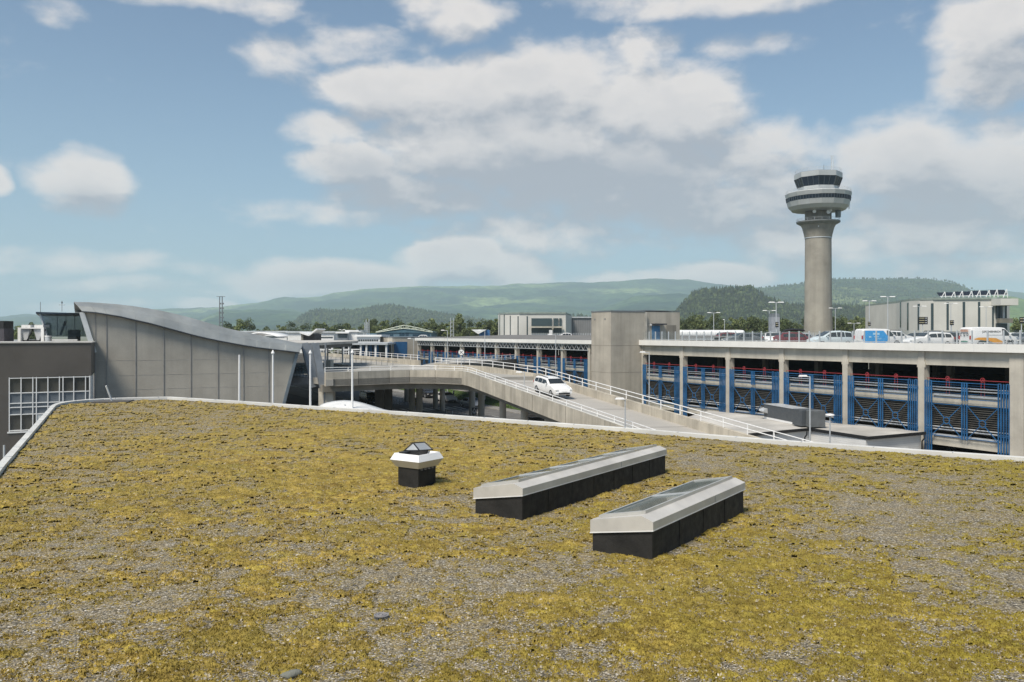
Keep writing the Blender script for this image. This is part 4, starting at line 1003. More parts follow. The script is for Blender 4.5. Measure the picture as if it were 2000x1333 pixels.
# right edge leans: extend to the ground
sl_ = (xr_t[0]-xr_b[0])/(xr_t[1]-xr_b[1]); xg = xr_b[0]-sl_*xr_b[1]
lt = tw(159.5,610); lb_ = tw(184,668); 
outl = [(lb_[0],0),(xg,0),(xr_t[0],xr_t[1])] + [w for w in wl[::-1] if w[0] < xr_t[0]-.1] + [lt, (lb_[0], lb_[1])]
m = MB(); n = len(outl); m.add([(x,0,z) for x,z in outl]+[(x,.5,z) for x,z in outl], [tuple(range(n)), tuple(range(2*n-1,n-1,-1))]+[(i,n+i,n+(i+1)%n,(i+1)%n) for i in range(n)])
wall = m.build('end_wall', mesh_clad, tm)
for px in (186,208,265,320,373,426,475.5,524.6):
    yy = np.interp(px, [p[0] for p in low], [p[1] for p in low]); x, z = tw(px, yy)
    m = MB(); m.box(x-.045, x+.02, -.05, -.002, 0, z-.05); m.mi = 1; m.box(x+.021, x+.05, -.04, -.002, 0, z-.05); m.build('cover_strip', [mat('strip_grey', (.33,.32,.30), .5, metal=.1), mat('strip_shadow_gap', (.22,.21,.20), .6)], wall)
for py in (702, 730, 757):
    x, z = tw(400, py); m = MB(); m.box(lb_[0]+.3, xr_b[0]-(0), -.012, -.002, z-.015, z+.015); m.build('panel_joint', mat('joint_line', (.46,.43,.38), .6), wall)
m = MB(); m.bar((xr_t[0]+.12,-.05,xr_t[1]), (xg+.12,-.05,0), .28, .35, up=(0,1,0)); m.build('edge_trim', mat('blue_grey_trim', (.20,.24,.27), .5, metal=.3), tm)
m = MB(); m.bar((lt[0],-.1,lt[1]), (lb_[0],-.1,lb_[1]-1), .42, .3, up=(0,1,0)); m.build('raking_post', galv, tm)
# roof: eave band rolled back, soffit, top surface running back over the hall
n = len(low); lo_, up_, bk_ = [], [], []
for i in range(n):
    x, z = tw(*low[i]); lo_.append((x, -.45, z)); x2, z2 = tw(*topc[i])
    Pq = onplane(TP - TNf*.9, TD, topc[i][0], topc[i][1]); up_.append((Pq[0], .9, Pq[3]))
    md = None
mid_ = [((a[0]+b[0])/2, -.12, (a[2]+b[2])/2+.02) for a, b in zip(lo_, up_)]
m = MB(); m.grid([lo_, mid_, up_]); m.grid([[(a[0],a[1],a[2]) for a in lo_][::-1], [(a[0], .9, a[2]+.05) for a in lo_][::-1]])
back = [(a[0], 46, a[2]) for a in up_]; m.grid([up_, back])
m.add([lo_[-1], mid_[-1], up_[-1], (lo_[-1][0], .9, lo_[-1][2])], [(0,1,2,3)]); m.add([lo_[0], mid_[0], up_[0], (lo_[0][0], .9, lo_[0][2])], [(3,2,1,0)])
rf = m.build('roof', roof_zinc, tm, smooth=25)
m = MB(); m.path([Vector(p)+Vector((0,-.02,-.06)) for p in lo_], .07, 6); m.build('eave_gutter', mat('dark_gutter', (.05,.06,.07), .5), tm)
m = MB()
for i in range(1, n-1):
    m.bar(lo_[i], mid_[i], .025, .03); m.bar(mid_[i], up_[i], .025, .03)
m.build('roof_seam', roof_zinc, rf)
# hall body behind the wall and raking legs on the right
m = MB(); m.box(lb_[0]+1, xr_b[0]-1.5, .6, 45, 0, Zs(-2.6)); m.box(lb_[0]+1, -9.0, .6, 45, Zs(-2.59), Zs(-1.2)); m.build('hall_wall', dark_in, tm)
m = MB(); m.box(xr_b[0]-1.2, xr_b[0]+5.2, 4, 5, 0, 2.9); m.build('ground_floor_front', mat('dark_void', (.03,.035,.04), .3), tm)  # dark sheet stands for the shaded void under the deck
k0 = 0
for (px0, px1, Y) in ((594,614,86.5),(606,622,89.5),(615,631,84.2)):
    a = D(px0, 671, Y); b = D(px1, 757, Y-.6); M_ = Matrix.Rotation(-RZT, 4, 'Z') @ Matrix.Translation((-TP.x,-TP.y,0))
    m = MB(); m.bar(M_ @ a, M_ @ b, .35, .7, up=(1,0,0)); m.build('raking_leg', galv_dark, tm)
m = MB(); a = D(636,671,84); b = D(633,800,84); m.cyl(M_ @ a, M_ @ b, .09, n=8); m.build('drain_pipe', galv_dark, tm)
m = MB(); a = D(560,744,88); b = D(616,743,86); m.bar(M_ @ a, M_ @ b, .4, .62); m.build('balcony_slab', mat('pale_soffit', (.34,.34,.34), .7), tm)
m = MB()
for py in (716, 722, 733): m.cyl(M_ @ D(566,py,88.6), M_ @ D(612,py,86.6), .04, n=6)
for px in range(568, 613, 6): m.cyl(M_ @ D(px,715,88.6-(px-566)*.043), M_ @ D(px,738,88.6-(px-566)*.043), .03, n=6)
m.build('balcony_railing', mat('blue_grey_rail', (.10,.15,.19), .5), tm)
m = MB(); m.add([M_ @ D(566,690,94), M_ @ D(600,690,94), M_ @ D(612,740,94), M_ @ D(560,740,94)], [(0,1,2,3)]); m.build('glass_front', glass('shade_glass', (.03,.05,.06), .1, .75), tm)

# flat canopy over the forecourt
cp = thing('forecourt_canopy', 'broad pale flat canopy reaching from the terminal over the elevated forecourt', 'canopy')
zc = H-1.02
def cpt(px, Y): return (X(px,Y), Y)
m = MB(); m.prism([cpt(500,92), cpt(618,92), cpt(698,116), cpt(700,128), cpt(560,128), cpt(470,112)], zc-.30, zc); m.build('roof_slab', roof_felt, cp)
m = MB(); m.prism([cpt(540,94), cpt(612,94), cpt(688,117), cpt(680,126), cpt(560,126)], zc-.75, zc-.32); m.build('soffit', mat('dark_soffit_steel', (.08,.09,.10), .6), cp)
for px, Y in ((612,118),(640,121),(669,122),(684,121)):
    m = MB(); m.cyl((X(px,Y),Y,dz), (X(px,Y),Y,zc-.7), .12, n=10); m.build('column', white_metal, cp)

# ------------------------------------------------------------------ brown annex at the left with its roof plant
AP = Vector((X(178,70), 70)); RZA = RZT
def aw(px, py): t, x, y, z = onplane(AP, TD, px, py); return t, z
an = thing('annex_building', 'brown clad building at the left edge with a white framed window band', 'building', (AP.x, AP.y, 0), RZT)
za = aw(100, 670.5)[1]; wx0 = aw(17,760)[0]; wx1 = aw(176,760)[0]; wz1 = aw(95,736)[1]; wz0 = aw(40,843)[1]
side = Vector((X(186,76.6), 76.6)); sv = side-AP; lx_, ly_ = sv.dot(TD), sv.dot(Vector((-TD.y, TD.x)))
m = MB(); 
m.prism([(-30,0),(0,0),(lx_,ly_),(lx_-.3,ly_+.2),(-30,8)], wz1, za); m.prism([(-30,0),(wx0,0),(wx0,8),(-30,8)], 0, wz1-.002); m.prism([(wx0,0),(wx1,0),(wx1,4),(wx0,4)], 0, wz0); m.prism([(wx0,1.2),(lx_-.6,1.2),(lx_-.6,8),(wx0,8)], wz0+.002, wz1-.003)
m.build('wall', brown_clad, an)
m = MB(); m.prism([(-30,-.08),(.08,-.08),(lx_+.1,ly_),(lx_-.2,ly_+.25),(-30,8)], za+.002, za+.10); m.build('coping', alu, an)
m = MB(); m.prism([(-30,8.01),(lx_-.2,8.01),(lx_-8,20),(-30,20)], za-.3, za-.05); m.build('roof', roof_felt, an)
zr_ = [aw(41,py)[1] for py in (739,768,788,796,810,841)]
cols_ = [aw(px,760)[0] for px in (18,41,64,71,93.5,116,123,144,167,175)]
wf = MB()
m = MB(); m.box(wx0, wx1, .16, .20, zr_[1], zr_[0]); pg = m.build('window', glass('annex_glass', (.05,.05,.045), .08), an)
m = MB(); m.box(wx0, wx1, .16, .20, zr_[5], zr_[4]); m.build('window', glass('annex_glass', (.05,.05,.045)), an)
m = MB(); m.box(wx0, wx1, .10, .20, zr_[4]+.002, zr_[1]-.002); m.build('panel_band', mat('blue_grey_panel', (.13,.15,.17), .5, var=.05), an)
m = MB(); m.box(aw(71,760)[0], aw(122,760)[0], .06, .098, zr_[5], zr_[4]); m.build('white_blind', white_board, an)
m = MB()
for x in cols_: m.box(x-.035, x+.035, .0, .15, wz0+.01, wz1-.01)
for z in zr_: 
    for a, b in zip(cols_[:-1], cols_[1:]): m.box(a+.037, b-.037, .01, .14, z-.035, z+.035)
m.build('window_frame', white_metal, an)
m = MB(); m.box(wx0-.1, wx1, -.06, -.001, wz0-.12, wz0); m.build('window_sill', white_metal, an)
m = MB(); m.add([(wx1+.02,.05,wz0+.01),(lx_-.15,ly_-.1,wz0+.01),(lx_-.15,ly_-.1,wz1-.01),(wx1+.02,.05,wz1-.01)], [(0,1,2,3)]); m.build('side_glazing', white_board, an)
# plant on its roof
ch = thing('chiller', 'open white framed roof chiller with two fan coils on the brown building', 'chiller', (X(60,80), 80, za))
w_ = X(86,80)-X(35,80)
m = MB()
for x in (-w_/2, w_/2-.28): m.box(x, x+.28, 0, .4, 0, 1.25)
m.box(-w_/2, w_/2, 0, .35, 1.252, 1.36); m.build('frame', white_metal, ch)
for x in (-.95, .28): m = MB(); m.box(x, x+.85, .1, 1.2, 1.37, 1.62); m.build('fan_cover', white_board, ch)
for x in (-.55, .65): m = MB(); m.add([(x-.5,.2,1.24),(x+.35,.2,1.24),(x+.1,.2,.15),(x-.2,.2,.15),(x-.5,.5,1.24),(x+.35,.5,1.24),(x+.1,.5,.15),(x-.2,.5,.15)], [(0,1,2,3),(7,6,5,4),(0,4,5,1),(1,5,6,2),(3,7,4,0)]); m.build('coil', galv, ch)
m = MB()
for x in (-.2, 1.0): m.bar((x+.35,.15,1.2),(x-.25,.15,.1), .07)
m.box(-1.1, 1.1, .3, .5, .0, .18); m.build('pipework', black, ch)
t = thing('roof_tank', 'small grey lidded drum on the brown building roof beside the chiller', 'drum', (X(94,79), 79, za))
m = MB(); m.cyl((0,0,0),(0,0,.48), .27, n=20); m.build('drum', galv, t, smooth=40); m = MB(); m.cyl((0,0,.482),(0,0,.58), .30, n=20); m.build('lid', white_metal, t, smooth=40)
m = MB(); m.box(-3, X(8,77)-X(0,77), 0, 1.5, 0, 1.25); m.mi = 1; m.box(-3, X(7,77)-X(0,77), -.02, 1.52, 1.252, 1.95); o = m.build('plant_box', [mat('dark_plum_cladding', (.06,.055,.065), .6), black]); o.location = (X(0,77), 77, za); tag(o, 'dark plant enclosure at the very left edge of the brown roof', 'plant box')
o = MB().box(0, X(152,86)-X(102,86), -.1, .1, .05, .18).build('roof_pipe', white_metal); o.location = (X(102,86), 86, za); tag(o, 'long white pipe lying on the brown roof under the glass lounge', 'pipe')
o = MB().box(0, 3.2, 0, 1, 0, .55).build('duct_box', galv); o.location = (X(10,90), 90, H-1.2); tag(o, 'grey ribbed duct box behind the chiller', 'duct')
gl_ = thing('glass_lounge', 'raised glass lounge with a thin flat roof and sloping ends beside the curved roof', 'glass lounge', (0,0,0))
Yl = 100
a = [D(80,614,Yl), D(93,658,Yl), D(170,658,Yl+6), D(164,614,Yl+6)]
m = MB(); m.add([a[0],a[1],a[2],a[3]], [(0,1,2,3)]); m.build('glass_wall', glass('lounge_glass', (.10,.13,.14), .05, .8), gl_)
m = MB(); m.prism([(X(70,Yl-1),Yl-1),(X(162,Yl+5),Yl+5),(X(162,Yl+14),Yl+14),(X(76,Yl+12),Yl+12)], Zp(613.5,Yl), Zp(610,Yl)); m.build('roof', galv_dark, gl_)
m = MB(); m.bar(a[0]+Vector((0,-.1,0)), a[1]+Vector((0,-.1,0)), .3, .2); m.build('edge_post', galv, gl_)
m = MB()
for px in (112,129,146,162): m.bar(D(px,614,Yl+(px-80)*.07), D(px,657,Yl+(px-80)*.07), .06)
m.build('mullion', galv_dark, gl_)
m = MB(); m.box(X(90,Yl+3), X(165,Yl+10), Yl+8, Yl+9, Zp(675,Yl), Zp(644,Yl)); m.bar(D(118,655,Yl+3), D(128,628,Yl+3), .2); m.build('interior_wall', mat('lounge_interior', (.12,.13,.13), .8), gl_)
for px, y0, y1, lab in ((79,590,611,'thin roof antenna at the left end of the glass lounge'), (121,588,609,'short roof antenna with cross arms above the glass lounge')):
    m = MB(); m.cyl(D(px,y1,Yl+5), D(px,y0,Yl+5), .035, n=6)
    if px == 121: m.cyl(D(px-6,596,Yl+5), D(px+6,596,Yl+5), .03, n=6); m.cyl(D(px,593,Yl+5), D(px,590,Yl+5), .09, n=8)
    o = m.build('antenna', galv_dark); tag(o, lab, 'antenna')

# flagpoles and the white tent roof
for i, (px, y0, lab) in enumerate(((467.5,692,'flagless white pole, leftmost, without a cap'), (533,690,'white pole with a pointed cap in front of the grey end wall'), (606,690,'white pole with a pointed cap in front of the raking steel legs'), (688,689,'white pole with a pointed cap in front of the elevated road'))):
    Y = 58 + i*1.2; t = thing('flagpole', lab, 'flagpole', (X(px,Y), Y, 0), group='white poles behind the mossy roof'); z = Zp(y0, Y)
    m = MB(); m.cyl((0,0,0),(0,0,z-.05), .10, .062, n=14); m.build('pole', white_metal, t, smooth=40)
    if i: m = MB(); m.lathe([(.07,z-.05),(.12,z-.04),(.12,z+.02),(.02,z+.22)], 14); m.build('cap', white_metal, t)
tc_ = thing('tent_roof', 'white curved tent canopy peeking over the edge of the mossy roof', 'canopy')
rows = []
for j in range(9):
    v = j/8; r_ = []
    for (px, py) in ((628,793),(640,789),(655,786.3),(672,785),(690,786),(708,790),(728,796),(750,803),(775,808)):
        Y = 64 - 7*v; zz = Zp(py, 64) - 1.5*v**1.5; r_.append((X(px,64)+(.6*v), Y, zz))
    rows.append(r_)
m = MB(); m.grid(rows); o = m.build('fabric', white_board, tc_, smooth=60); sm = o.modifiers.new('thick', 'SOLIDIFY'); sm.thickness = .12
m = MB(); m.cyl((X(672,62),62,0),(X(672,62),62,Zp(786.5,60)-.3), .12, n=10); m.build('mast', white_metal, tc_)

# ------------------------------------------------------------------ control tower
TY = 215.0; ts = TY/F; tx = X(1598, TY)
ct = thing('control_tower', 'tall round concrete airport control tower with a two tier glazed head', 'control tower', (tx, TY, 0))
zt_ = lambda py: Zp(py, TY)
m = MB(); m.lathe([(27.5*ts,0),(27*ts,zt_(652)),(25.3*ts,zt_(600)),(24.5*ts,zt_(467))], 64, caps=False); m.build('shaft', concrete_tower, ct, smooth=40)
m = MB(); m.lathe([(24.9*ts,zt_(466.6)),(26.5*ts,zt_(458)),(30*ts,zt_(445)),(32.5*ts,zt_(440.6))], 64, caps=False); m.build('flared_collar', concrete_tower, ct, smooth=40)
m = MB(); m.lathe([(25*ts,zt_(466.5)+.0),(25.4*ts,zt_(466.5)),(25.4*ts,zt_(464.8)),(25*ts,zt_(464.8))], 48, caps=False); m.build('collar_ring', galv, ct)
m = MB(); m.lathe([(32.6*ts,zt_(440.5)),(40.5*ts,zt_(436)),(41*ts,zt_(433.5)),(24*ts,zt_(432.2))], 48); m.build('gallery', mat('gallery_steel', (.22,.23,.23), .7), ct)
m = MB(); m.lathe([(24.6*ts,zt_(432)),(24.6*ts,zt_(415))], 48, caps=False); m.build('neck', concrete_dark, ct, smooth=40)
dw = mat('tower_cladding', (.46,.48,.48), .45, metal=.2, var=.06, vs=.3); ph = R(9)
m = MB(); m.lathe([(24.8*ts,zt_(414.5)),(50*ts,zt_(412)),(56.5*ts,zt_(405)),(59*ts,zt_(395.5))], 16, ph=ph, caps=False); m.build('drum_lower', dw, ct, smooth=15)
m = MB(); m.lathe([(58.6*ts,zt_(395.6)),(60*ts,zt_(387.6))], 16, ph=ph, caps=False); dg = m.build('drum_window', tower_glass, ct)
m = MB()
for k in range(64):
    a0 = ph + 6.2832*k/64; R0 = 58.9*ts*math.cos(math.pi/16)/math.cos(((a0-ph) % (math.pi/8)) - math.pi/16); R1 = R0*60.3/58.9
    m.bar((R0*math.cos(a0),R0*math.sin(a0),zt_(395.6)), (R1*math.cos(a0),R1*math.sin(a0),zt_(387.6)), .16, .12, up=(1,0,0))
m.build('mullion', mat('dark_mullion', (.06,.08,.10), .5), dg)
m = MB(); m.lathe([(60.4*ts,zt_(387.5)),(62.3*ts,zt_(380)),(61*ts,zt_(378.5)),(40*ts,zt_(375.5))], 16, ph=ph, caps=False); m.build('drum_upper', dw, ct, smooth=15)
ph2 = R(22.5+4)
m = MB(); m.lathe([(38.5*ts,zt_(377)),(38*ts,zt_(367.3))], 8, ph=ph2, caps=False); m.build('cab_base', dw, ct)
m = MB(); m.lathe([(37.8*ts,zt_(367.2)),(44*ts,zt_(350))], 8, ph=ph2, caps=False); cg = m.build('cab_window', tower_glass, ct)
m = MB()
for k in range(24):
    a0 = ph2 + 6.2832*k/24; cc = math.cos(math.pi/8)/math.cos(((a0-ph2) % (math.pi/4)) - math.pi/8)
    m.bar((38.0*ts*cc*math.cos(a0),38.0*ts*cc*math.sin(a0),zt_(367.2)), (44.2*ts*cc*math.cos(a0),44.2*ts*cc*math.sin(a0),zt_(350)), .14 if k % 3 else .3, .12, up=(1,0,0))
m.build('mullion', mat('dark_mullion', (.06,.08,.10), .5), cg)
m = MB(); m.lathe([(44.3*ts,zt_(349.9)),(44.6*ts,zt_(341)),(43.4*ts,zt_(340)),(5*ts,zt_(339))], 8, ph=ph2); m.build('cab_roof', dw, ct)
m = MB(); m.lathe([(43.8*ts,zt_(340.9)),(43.9*ts,zt_(339.8))], 8, ph=ph2, caps=False); m.build('roof_edge', galv_dark, ct)
def ringrail(r_, z0, z1, n, name):
    m = MB()
    for k in range(n):
        a0, a1 = 6.2832*k/n, 6.2832*(k+1)/n; p, q = Vector((r_*math.cos(a0), r_*math.sin(a0), 0)), Vector((r_*math.cos(a1), r_*math.sin(a1), 0))
        m.cyl(p+Vector((0,0,z0)), p+Vector((0,0,z1)), .035, n=5); m.cyl(p+Vector((0,0,z1)), q+Vector((0,0,z1)), .03, n=5); m.cyl(p+Vector((0,0,(z0+z1)/2)), q+Vector((0,0,(z0+z1)/2)), .02, n=5)
    m.build(name, galv, ct)
ringrail(42*ts, zt_(340), zt_(333.5), 16, 'roof_rail'); ringrail(60*ts, zt_(378.5), zt_(373.5), 22, 'drum_rail'); ringrail(39.5*ts, zt_(433.5), zt_(428.5), 18, 'gallery_rail')
m = MB(); q = zt_(340); xx = 27*ts
for (dx_, dy_) in ((-.35,-.2),(.35,-.2),(0,.4)): m.cyl((xx+dx_,dy_,q), (xx+dx_*.6,dy_*.6,zt_(305.5)), .05, n=5)
for k in range(9):
    z0 = q+k*(zt_(306)-q)/9; m.cyl((xx-.3,-.2,z0), (xx+.3,-.2,z0+.4), .03, n=5); m.cyl((xx-.3,-.2,z0+.4), (xx+.3,-.2,z0+.45), .03, n=5)
m.cyl((xx-.6,0,zt_(305)), (xx+.7,0,zt_(305)), .05, n=5); m.build('roof_mast', galv, ct)
m = MB(); m.cyl((11*ts,0,q), (11*ts,0,zt_(322.5)), .06, n=6); m.build('whip_antenna', galv_dark, ct)
for dxp, py, r_ in ((-17,417,.42),(10,418,.5),(14,415,.35)):
    m = MB(); m.cyl((dxp*ts,-24.9*ts,zt_(py)), (dxp*ts,-28*ts,zt_(py)), r_, n=14); m.build('dish', white_metal, ct)
m = MB(); m.cyl((33*ts,-2,zt_(414)), (33*ts,-2,zt_(427)), 5.5*ts, 5*ts, n=16); m.build('radome', mat('grey_radome', (.2,.23,.24), .6), ct)
m = MB(); m.cyl((-9.5*ts,-30*ts,zt_(433)), (-9.5*ts,-27.5*ts,zt_(447)), .13, n=8); m.build('white_pipe', white_metal, ct)
m = MB()
for k in range(14): m.bar((62.5*ts,0,zt_(407)+k*.33), (62.5*ts,.5,zt_(407)+k*.33), .06)
m.bar((60.5*ts,0,zt_(408)), (63.8*ts,0,zt_(380)), .08); m.bar((60.5*ts,.5,zt_(408)), (63.8*ts,.5,zt_(380)), .08); m.build('ladder', white_metal, ct)

# ------------------------------------------------------------------ buildings behind
off_clad = mat('office_wall_panels', (.60,.59,.55), .75, var=.06, vs=.2, streak=.12)
def panel_block(name, label, pts, ztop, slits, depth, mb_slit):
    """facade following plan points; slits given as photo columns"""
    t = thing(name, label, 'office building')
    poly = pts + [(pts[-1][0]+3, pts[-1][1]+depth), (pts[0][0]+2, pts[0][1]+depth)]
    m = MB(); m.prism(poly, 0, ztop); m.build('wall', off_clad, t)
    m = MB(); m.prism([(x, y-.25) for x, y in pts]+[(pts[-1][0]+3, pts[-1][1]+depth), (pts[0][0]+2, pts[0][1]+depth)], ztop+.002, ztop+.45); m.build('roof', mat('green_grey_roof_edge', (.26,.31,.28), .6), t)
    for (pa, pb, y0, y1) in slits:
        for i in range(len(pts)-1):
            (xa, ya), (xb, yb) = pts[i], pts[i+1]
            dd = Vector((xb-xa, yb-ya)).normalized(); pxa, pxb = CX+F*xa/ya, CX+F*xb/yb
            if pxa <= (pa+pb)/2 < pxb:
                q0 = onplane(Vector((xa,ya)), dd, pa, y0); q1 = onplane(Vector((xa,ya)), dd, pb, y1)
                m = MB(); m.bar((q0[1],q0[2],(q0[3]+q1[3])/2), (q1[1],q1[2],(q0[3]+q1[3])/2), .12, abs(q0[3]-q1[3])); m.build('window_slit', mb_slit, t)
    return t
pts = [(X(px,Y),Y) for px, Y in ((1751,196),(1764,188),(1776,183),(1796,179),(1822,176),(1946,174),(1972,178))]
ro = panel_block('office_building', 'pale panelled office block with tall slit windows and solar panels on its roof', pts, Zp(586,176), 
    [(1758,1760,590,640),(1772,1774.5,592,645),(1792.5,1796.5,594,645),(1818.5,1823,593,645),(1848.5,1853,591,645),(1880,1885,590,645),(1910,1914.5,590,645),(1937.5,1941,590,645)], 22, office_glass)
m = MB(); m.box(X(1950,173), X(1970,173), 173.6, 174.2, Zp(622,173), Zp(597,173)); m.box(X(1950,173), X(1970,173), 173.5, 174.2, Zp(650,173), Zp(632,173)); m.build('recessed_window', dark_glass, ro)
m = MB(); m.box(X(1947,172), X(1981,172), 170.6, 177, Zp(597,172), Zp(584,172)); m.build('overhang', off_clad, ro)
m = MB(); m.box(X(1949,173), X(1974,173), 172.2, 173.4, Zp(631,173), Zp(622.5,173)); m.build('balcony', concrete_dark, ro)
m = MB(); m.box(X(1958,173), X(1960,173), 172.6, 173, Zp(622,173), Zp(597,173)); m.build('column', galv, ro)
for i in range(4):
    xa, xb = X(1835+i*34,178), X(1866+i*34,178); ya = 573.5-i*1.6; yb = 582-i*.8
    t_ = MB(); t_.add([(xa,178,Zp(yb-3,178)),(xb,178,Zp(yb-3.4,178)),(xb,179.2,Zp(ya-3,178)),(xa,179.2,Zp(ya-2.4,178)),(xa,178.05,Zp(yb-2.6,178)),(xb,178.05,Zp(yb-3,178)),(xb,179.25,Zp(ya-2.6,178)),(xa,179.25,Zp(ya-2,178))], [(3,2,1,0),(4,5,6,7),(0,1,5,4),(1,2,6,5),(2,3,7,6),(3,0,4,7)])
    so_ = t_.build('solar_panel', mat('solar_cells', (.02,.025,.035), .25), ro)
    t_ = MB()
    for k in range(2):
        xx = xa+(xb-xa)*(.2+.6*k); t_.bar((xx-.7,177.6,Zp(586,178)), (xx+.3,177.7,Zp(ya-3,178)), .12); t_.bar((xx+.5,177.6,Zp(586,178)), (xx+.3,177.7,Zp(ya-3,178)), .12)
    t_.bar((xa,177.8,Zp(yb-2.6,178)), (xb,177.8,Zp(yb-3,178)), .12); t_.build('rack', white_metal, so_)
pts = [(X(px,Y),Y) for px, Y in ((973,250),(976,246),(985,243),(998,241),(1014,239),(1105,239),(1107,247))]
lo2 = panel_block('office_building', 'pale panelled office block with a wide dark window and balcony left of the stair tower', pts, Zp(613.5,240),
    [(975.8,976.8,616,655),(984.2,985.5,615,655),(996,997.6,617,655),(1011,1013,618,655),(1028.5,1031,618,655)], 22, office_glass)
m = MB(); m.box(X(1038,238), X(1078,238), 238.6, 238.98, Zp(637,238), Zp(622,238)); m.box(X(1081,238), X(1090.5,238), 238.6, 238.98, Zp(637,238), Zp(622,238)); m.box(X(1092.5,238), X(1097,238), 238.6, 238.98, Zp(637,238), Zp(622,238))
m.box(X(1038,238), X(1078,238), 238.6, 238.98, Zp(651,238), Zp(641,238)); m.box(X(1081,238), X(1097,238), 238.6, 238.98, Zp(651,238), Zp(641,238)); m.build('window', office_glass, lo2)
m = MB(); m.box(X(1036,237), X(1100,237), 236.6, 238.5, Zp(640.5,237), Zp(638,237)); m.build('balcony', concrete, lo2)
def simple(name, label, cat, px0, px1, y0, y1, Y, depth, m_, roofm=None, base=0, roof_over=.4, windows=None, wm=None, roof_th=.4):
    t = thing(name, label, cat)
    x0, x1 = X(px0,Y), X(px1,Y); z1 = Zp(y0, Y)
    m = MB(); m.box(x0, x1, Y, Y+depth, base, z1); m.build('wall', m_, t)
    m = MB(); m.box(x0-roof_over, x1+roof_over, Y-roof_over, Y+depth+roof_over, z1+.002, z1+roof_th); m.build('roof', roofm or roof_felt, t)
    for (a, b, c, d_) in (windows or []):
        m = MB(); m.box(X(a,Y), X(b,Y), Y-.08, Y-.01, Zp(d_,Y), Zp(c,Y)); m.build('window', wm or dark_glass, t)
    return t
ribbed = striped('grey_ribbed_sheet', (.25,.255,.26), (.20,.205,.21), 0, .6, .5)
simple('grey_hall', 'plain grey ribbed hall between the white office block and the stair tower', 'hall', 1106, 1175, 621.5, 660, 270, 20, ribbed, galv)
simple('white_hall', 'long low white hall behind the terminal roof', 'hall', 440, 560, 649.5, 668, 230, 30, white_board, galv, windows=[(470,555,657,660)])
simple('white_hall', 'low white hall behind the V roofed pavilion', 'hall', 562, 652, 650.5, 668, 210, 20, white_board, galv, windows=[(618,650,658.5,660.5)])
simple('white_block', 'small white windowless block beside the round-edged dark window', 'block', 678, 698, 648.5, 668, 200, 10, white_board, white_metal, windows=None)
simple('dark_kiosk', 'small dark glazed roof cabin left of the small white block', 'cabin', 659, 679, 651.5, 664, 199, 6, galv_dark, white_metal, windows=[(661,678,653,656),(661,678,657,660)])
simple('white_shop', 'low white building with a row of small dark openings left of the concrete block', 'building', 697, 742, 658, 672, 186, 12, white_board, white_metal, windows=[(700+i*4.4,703+i*4.4,663.5,666.5) for i in range(9)])
o = MB()
rows = [[(X(478+ (545-478)*i/12, 205), 205+v*14, Zp(660-8*math.sin(math.pi*(i/12)**.8), 205)) for i in range(13)] for v in (0, .5, 1)]
o.grid(rows); o = o.build('curved_roof', white_metal, smooth=50); o.modifiers.new('t','SOLIDIFY').thickness = -.3; tag(o, 'low white arched roof behind the curved terminal roof', 'roof')
pv = thing('pavilion', 'dark pavilion with a white V shaped butterfly roof', 'pavilion', (0,0,0)); Yp = 138
m = MB(); m.prism([(X(592,Yp),Yp),(X(614,Yp),Yp),(X(614,Yp),Yp+5),(X(592,Yp),Yp+5)], Zp(668,Yp), Zp(653,Yp)); m.build('wall', mat('dark_brown_wall', (.05,.045,.045), .8), pv)
m = MB(); a, b, c = D(586,650,Yp-.5), D(604,655.5,Yp-.5), D(619,643.5,Yp-.5); m.bar(a+Vector((0,3,0)), b+Vector((0,3,0)), 6.5, .22); m.bar(b+Vector((0,3,.03)), c+Vector((0,3,.03)), 6.5, .22); m.build('roof', white_metal, pv)
m = MB(); m.box(X(589,Yp), X(593,Yp), Yp-.3, Yp+4, Zp(668,Yp), Zp(651.5,Yp)); m.build('pier', concrete_dark, pv)
# colonnade under a flat roof, with blue glass
cl = thing('arcade', 'flat roofed arcade with white columns and blue glazing beyond the elevated road', 'arcade'); Yc_ = 170
m = MB(); m.box(X(615,Yc_), X(757,Yc_), Yc_, Yc_+14, Zp(674,Yc_), Zp(670,Yc_)); m.build('roof', galv, cl)
for px in (625,637,648,670,681,704,715,733,754):
    m = MB(); m.cyl((X(px,Yc_),Yc_+.5,0), (X(px,Yc_),Yc_+.5,Zp(674,Yc_)), .22, n=8); m.build('column', white_metal, cl)
for i, (a, b) in enumerate(((704,709),(717,724),(727,737),(750,756))):
    m = MB(); m.box(X(a,Yc_), X(b,Yc_), Yc_+1.6, Yc_+1.8, 0, Zp(674,Yc_)); m.build('glazing', glass('blue_glass', (.02,.08,.18), .1), cl)
m = MB(); m.box(X(615,Yc_), X(757,Yc_), Yc_+5, Yc_+5.3, 0, Zp(674,Yc_)); m.build('back_wall', dark_in, cl)
m = MB(); m.box(X(615,Yc_), X(702,Yc_), Yc_+.2, Yc_+.3, Zp(684,Yc_), Zp(682,Yc_)); m.build('rail', white_metal, cl)
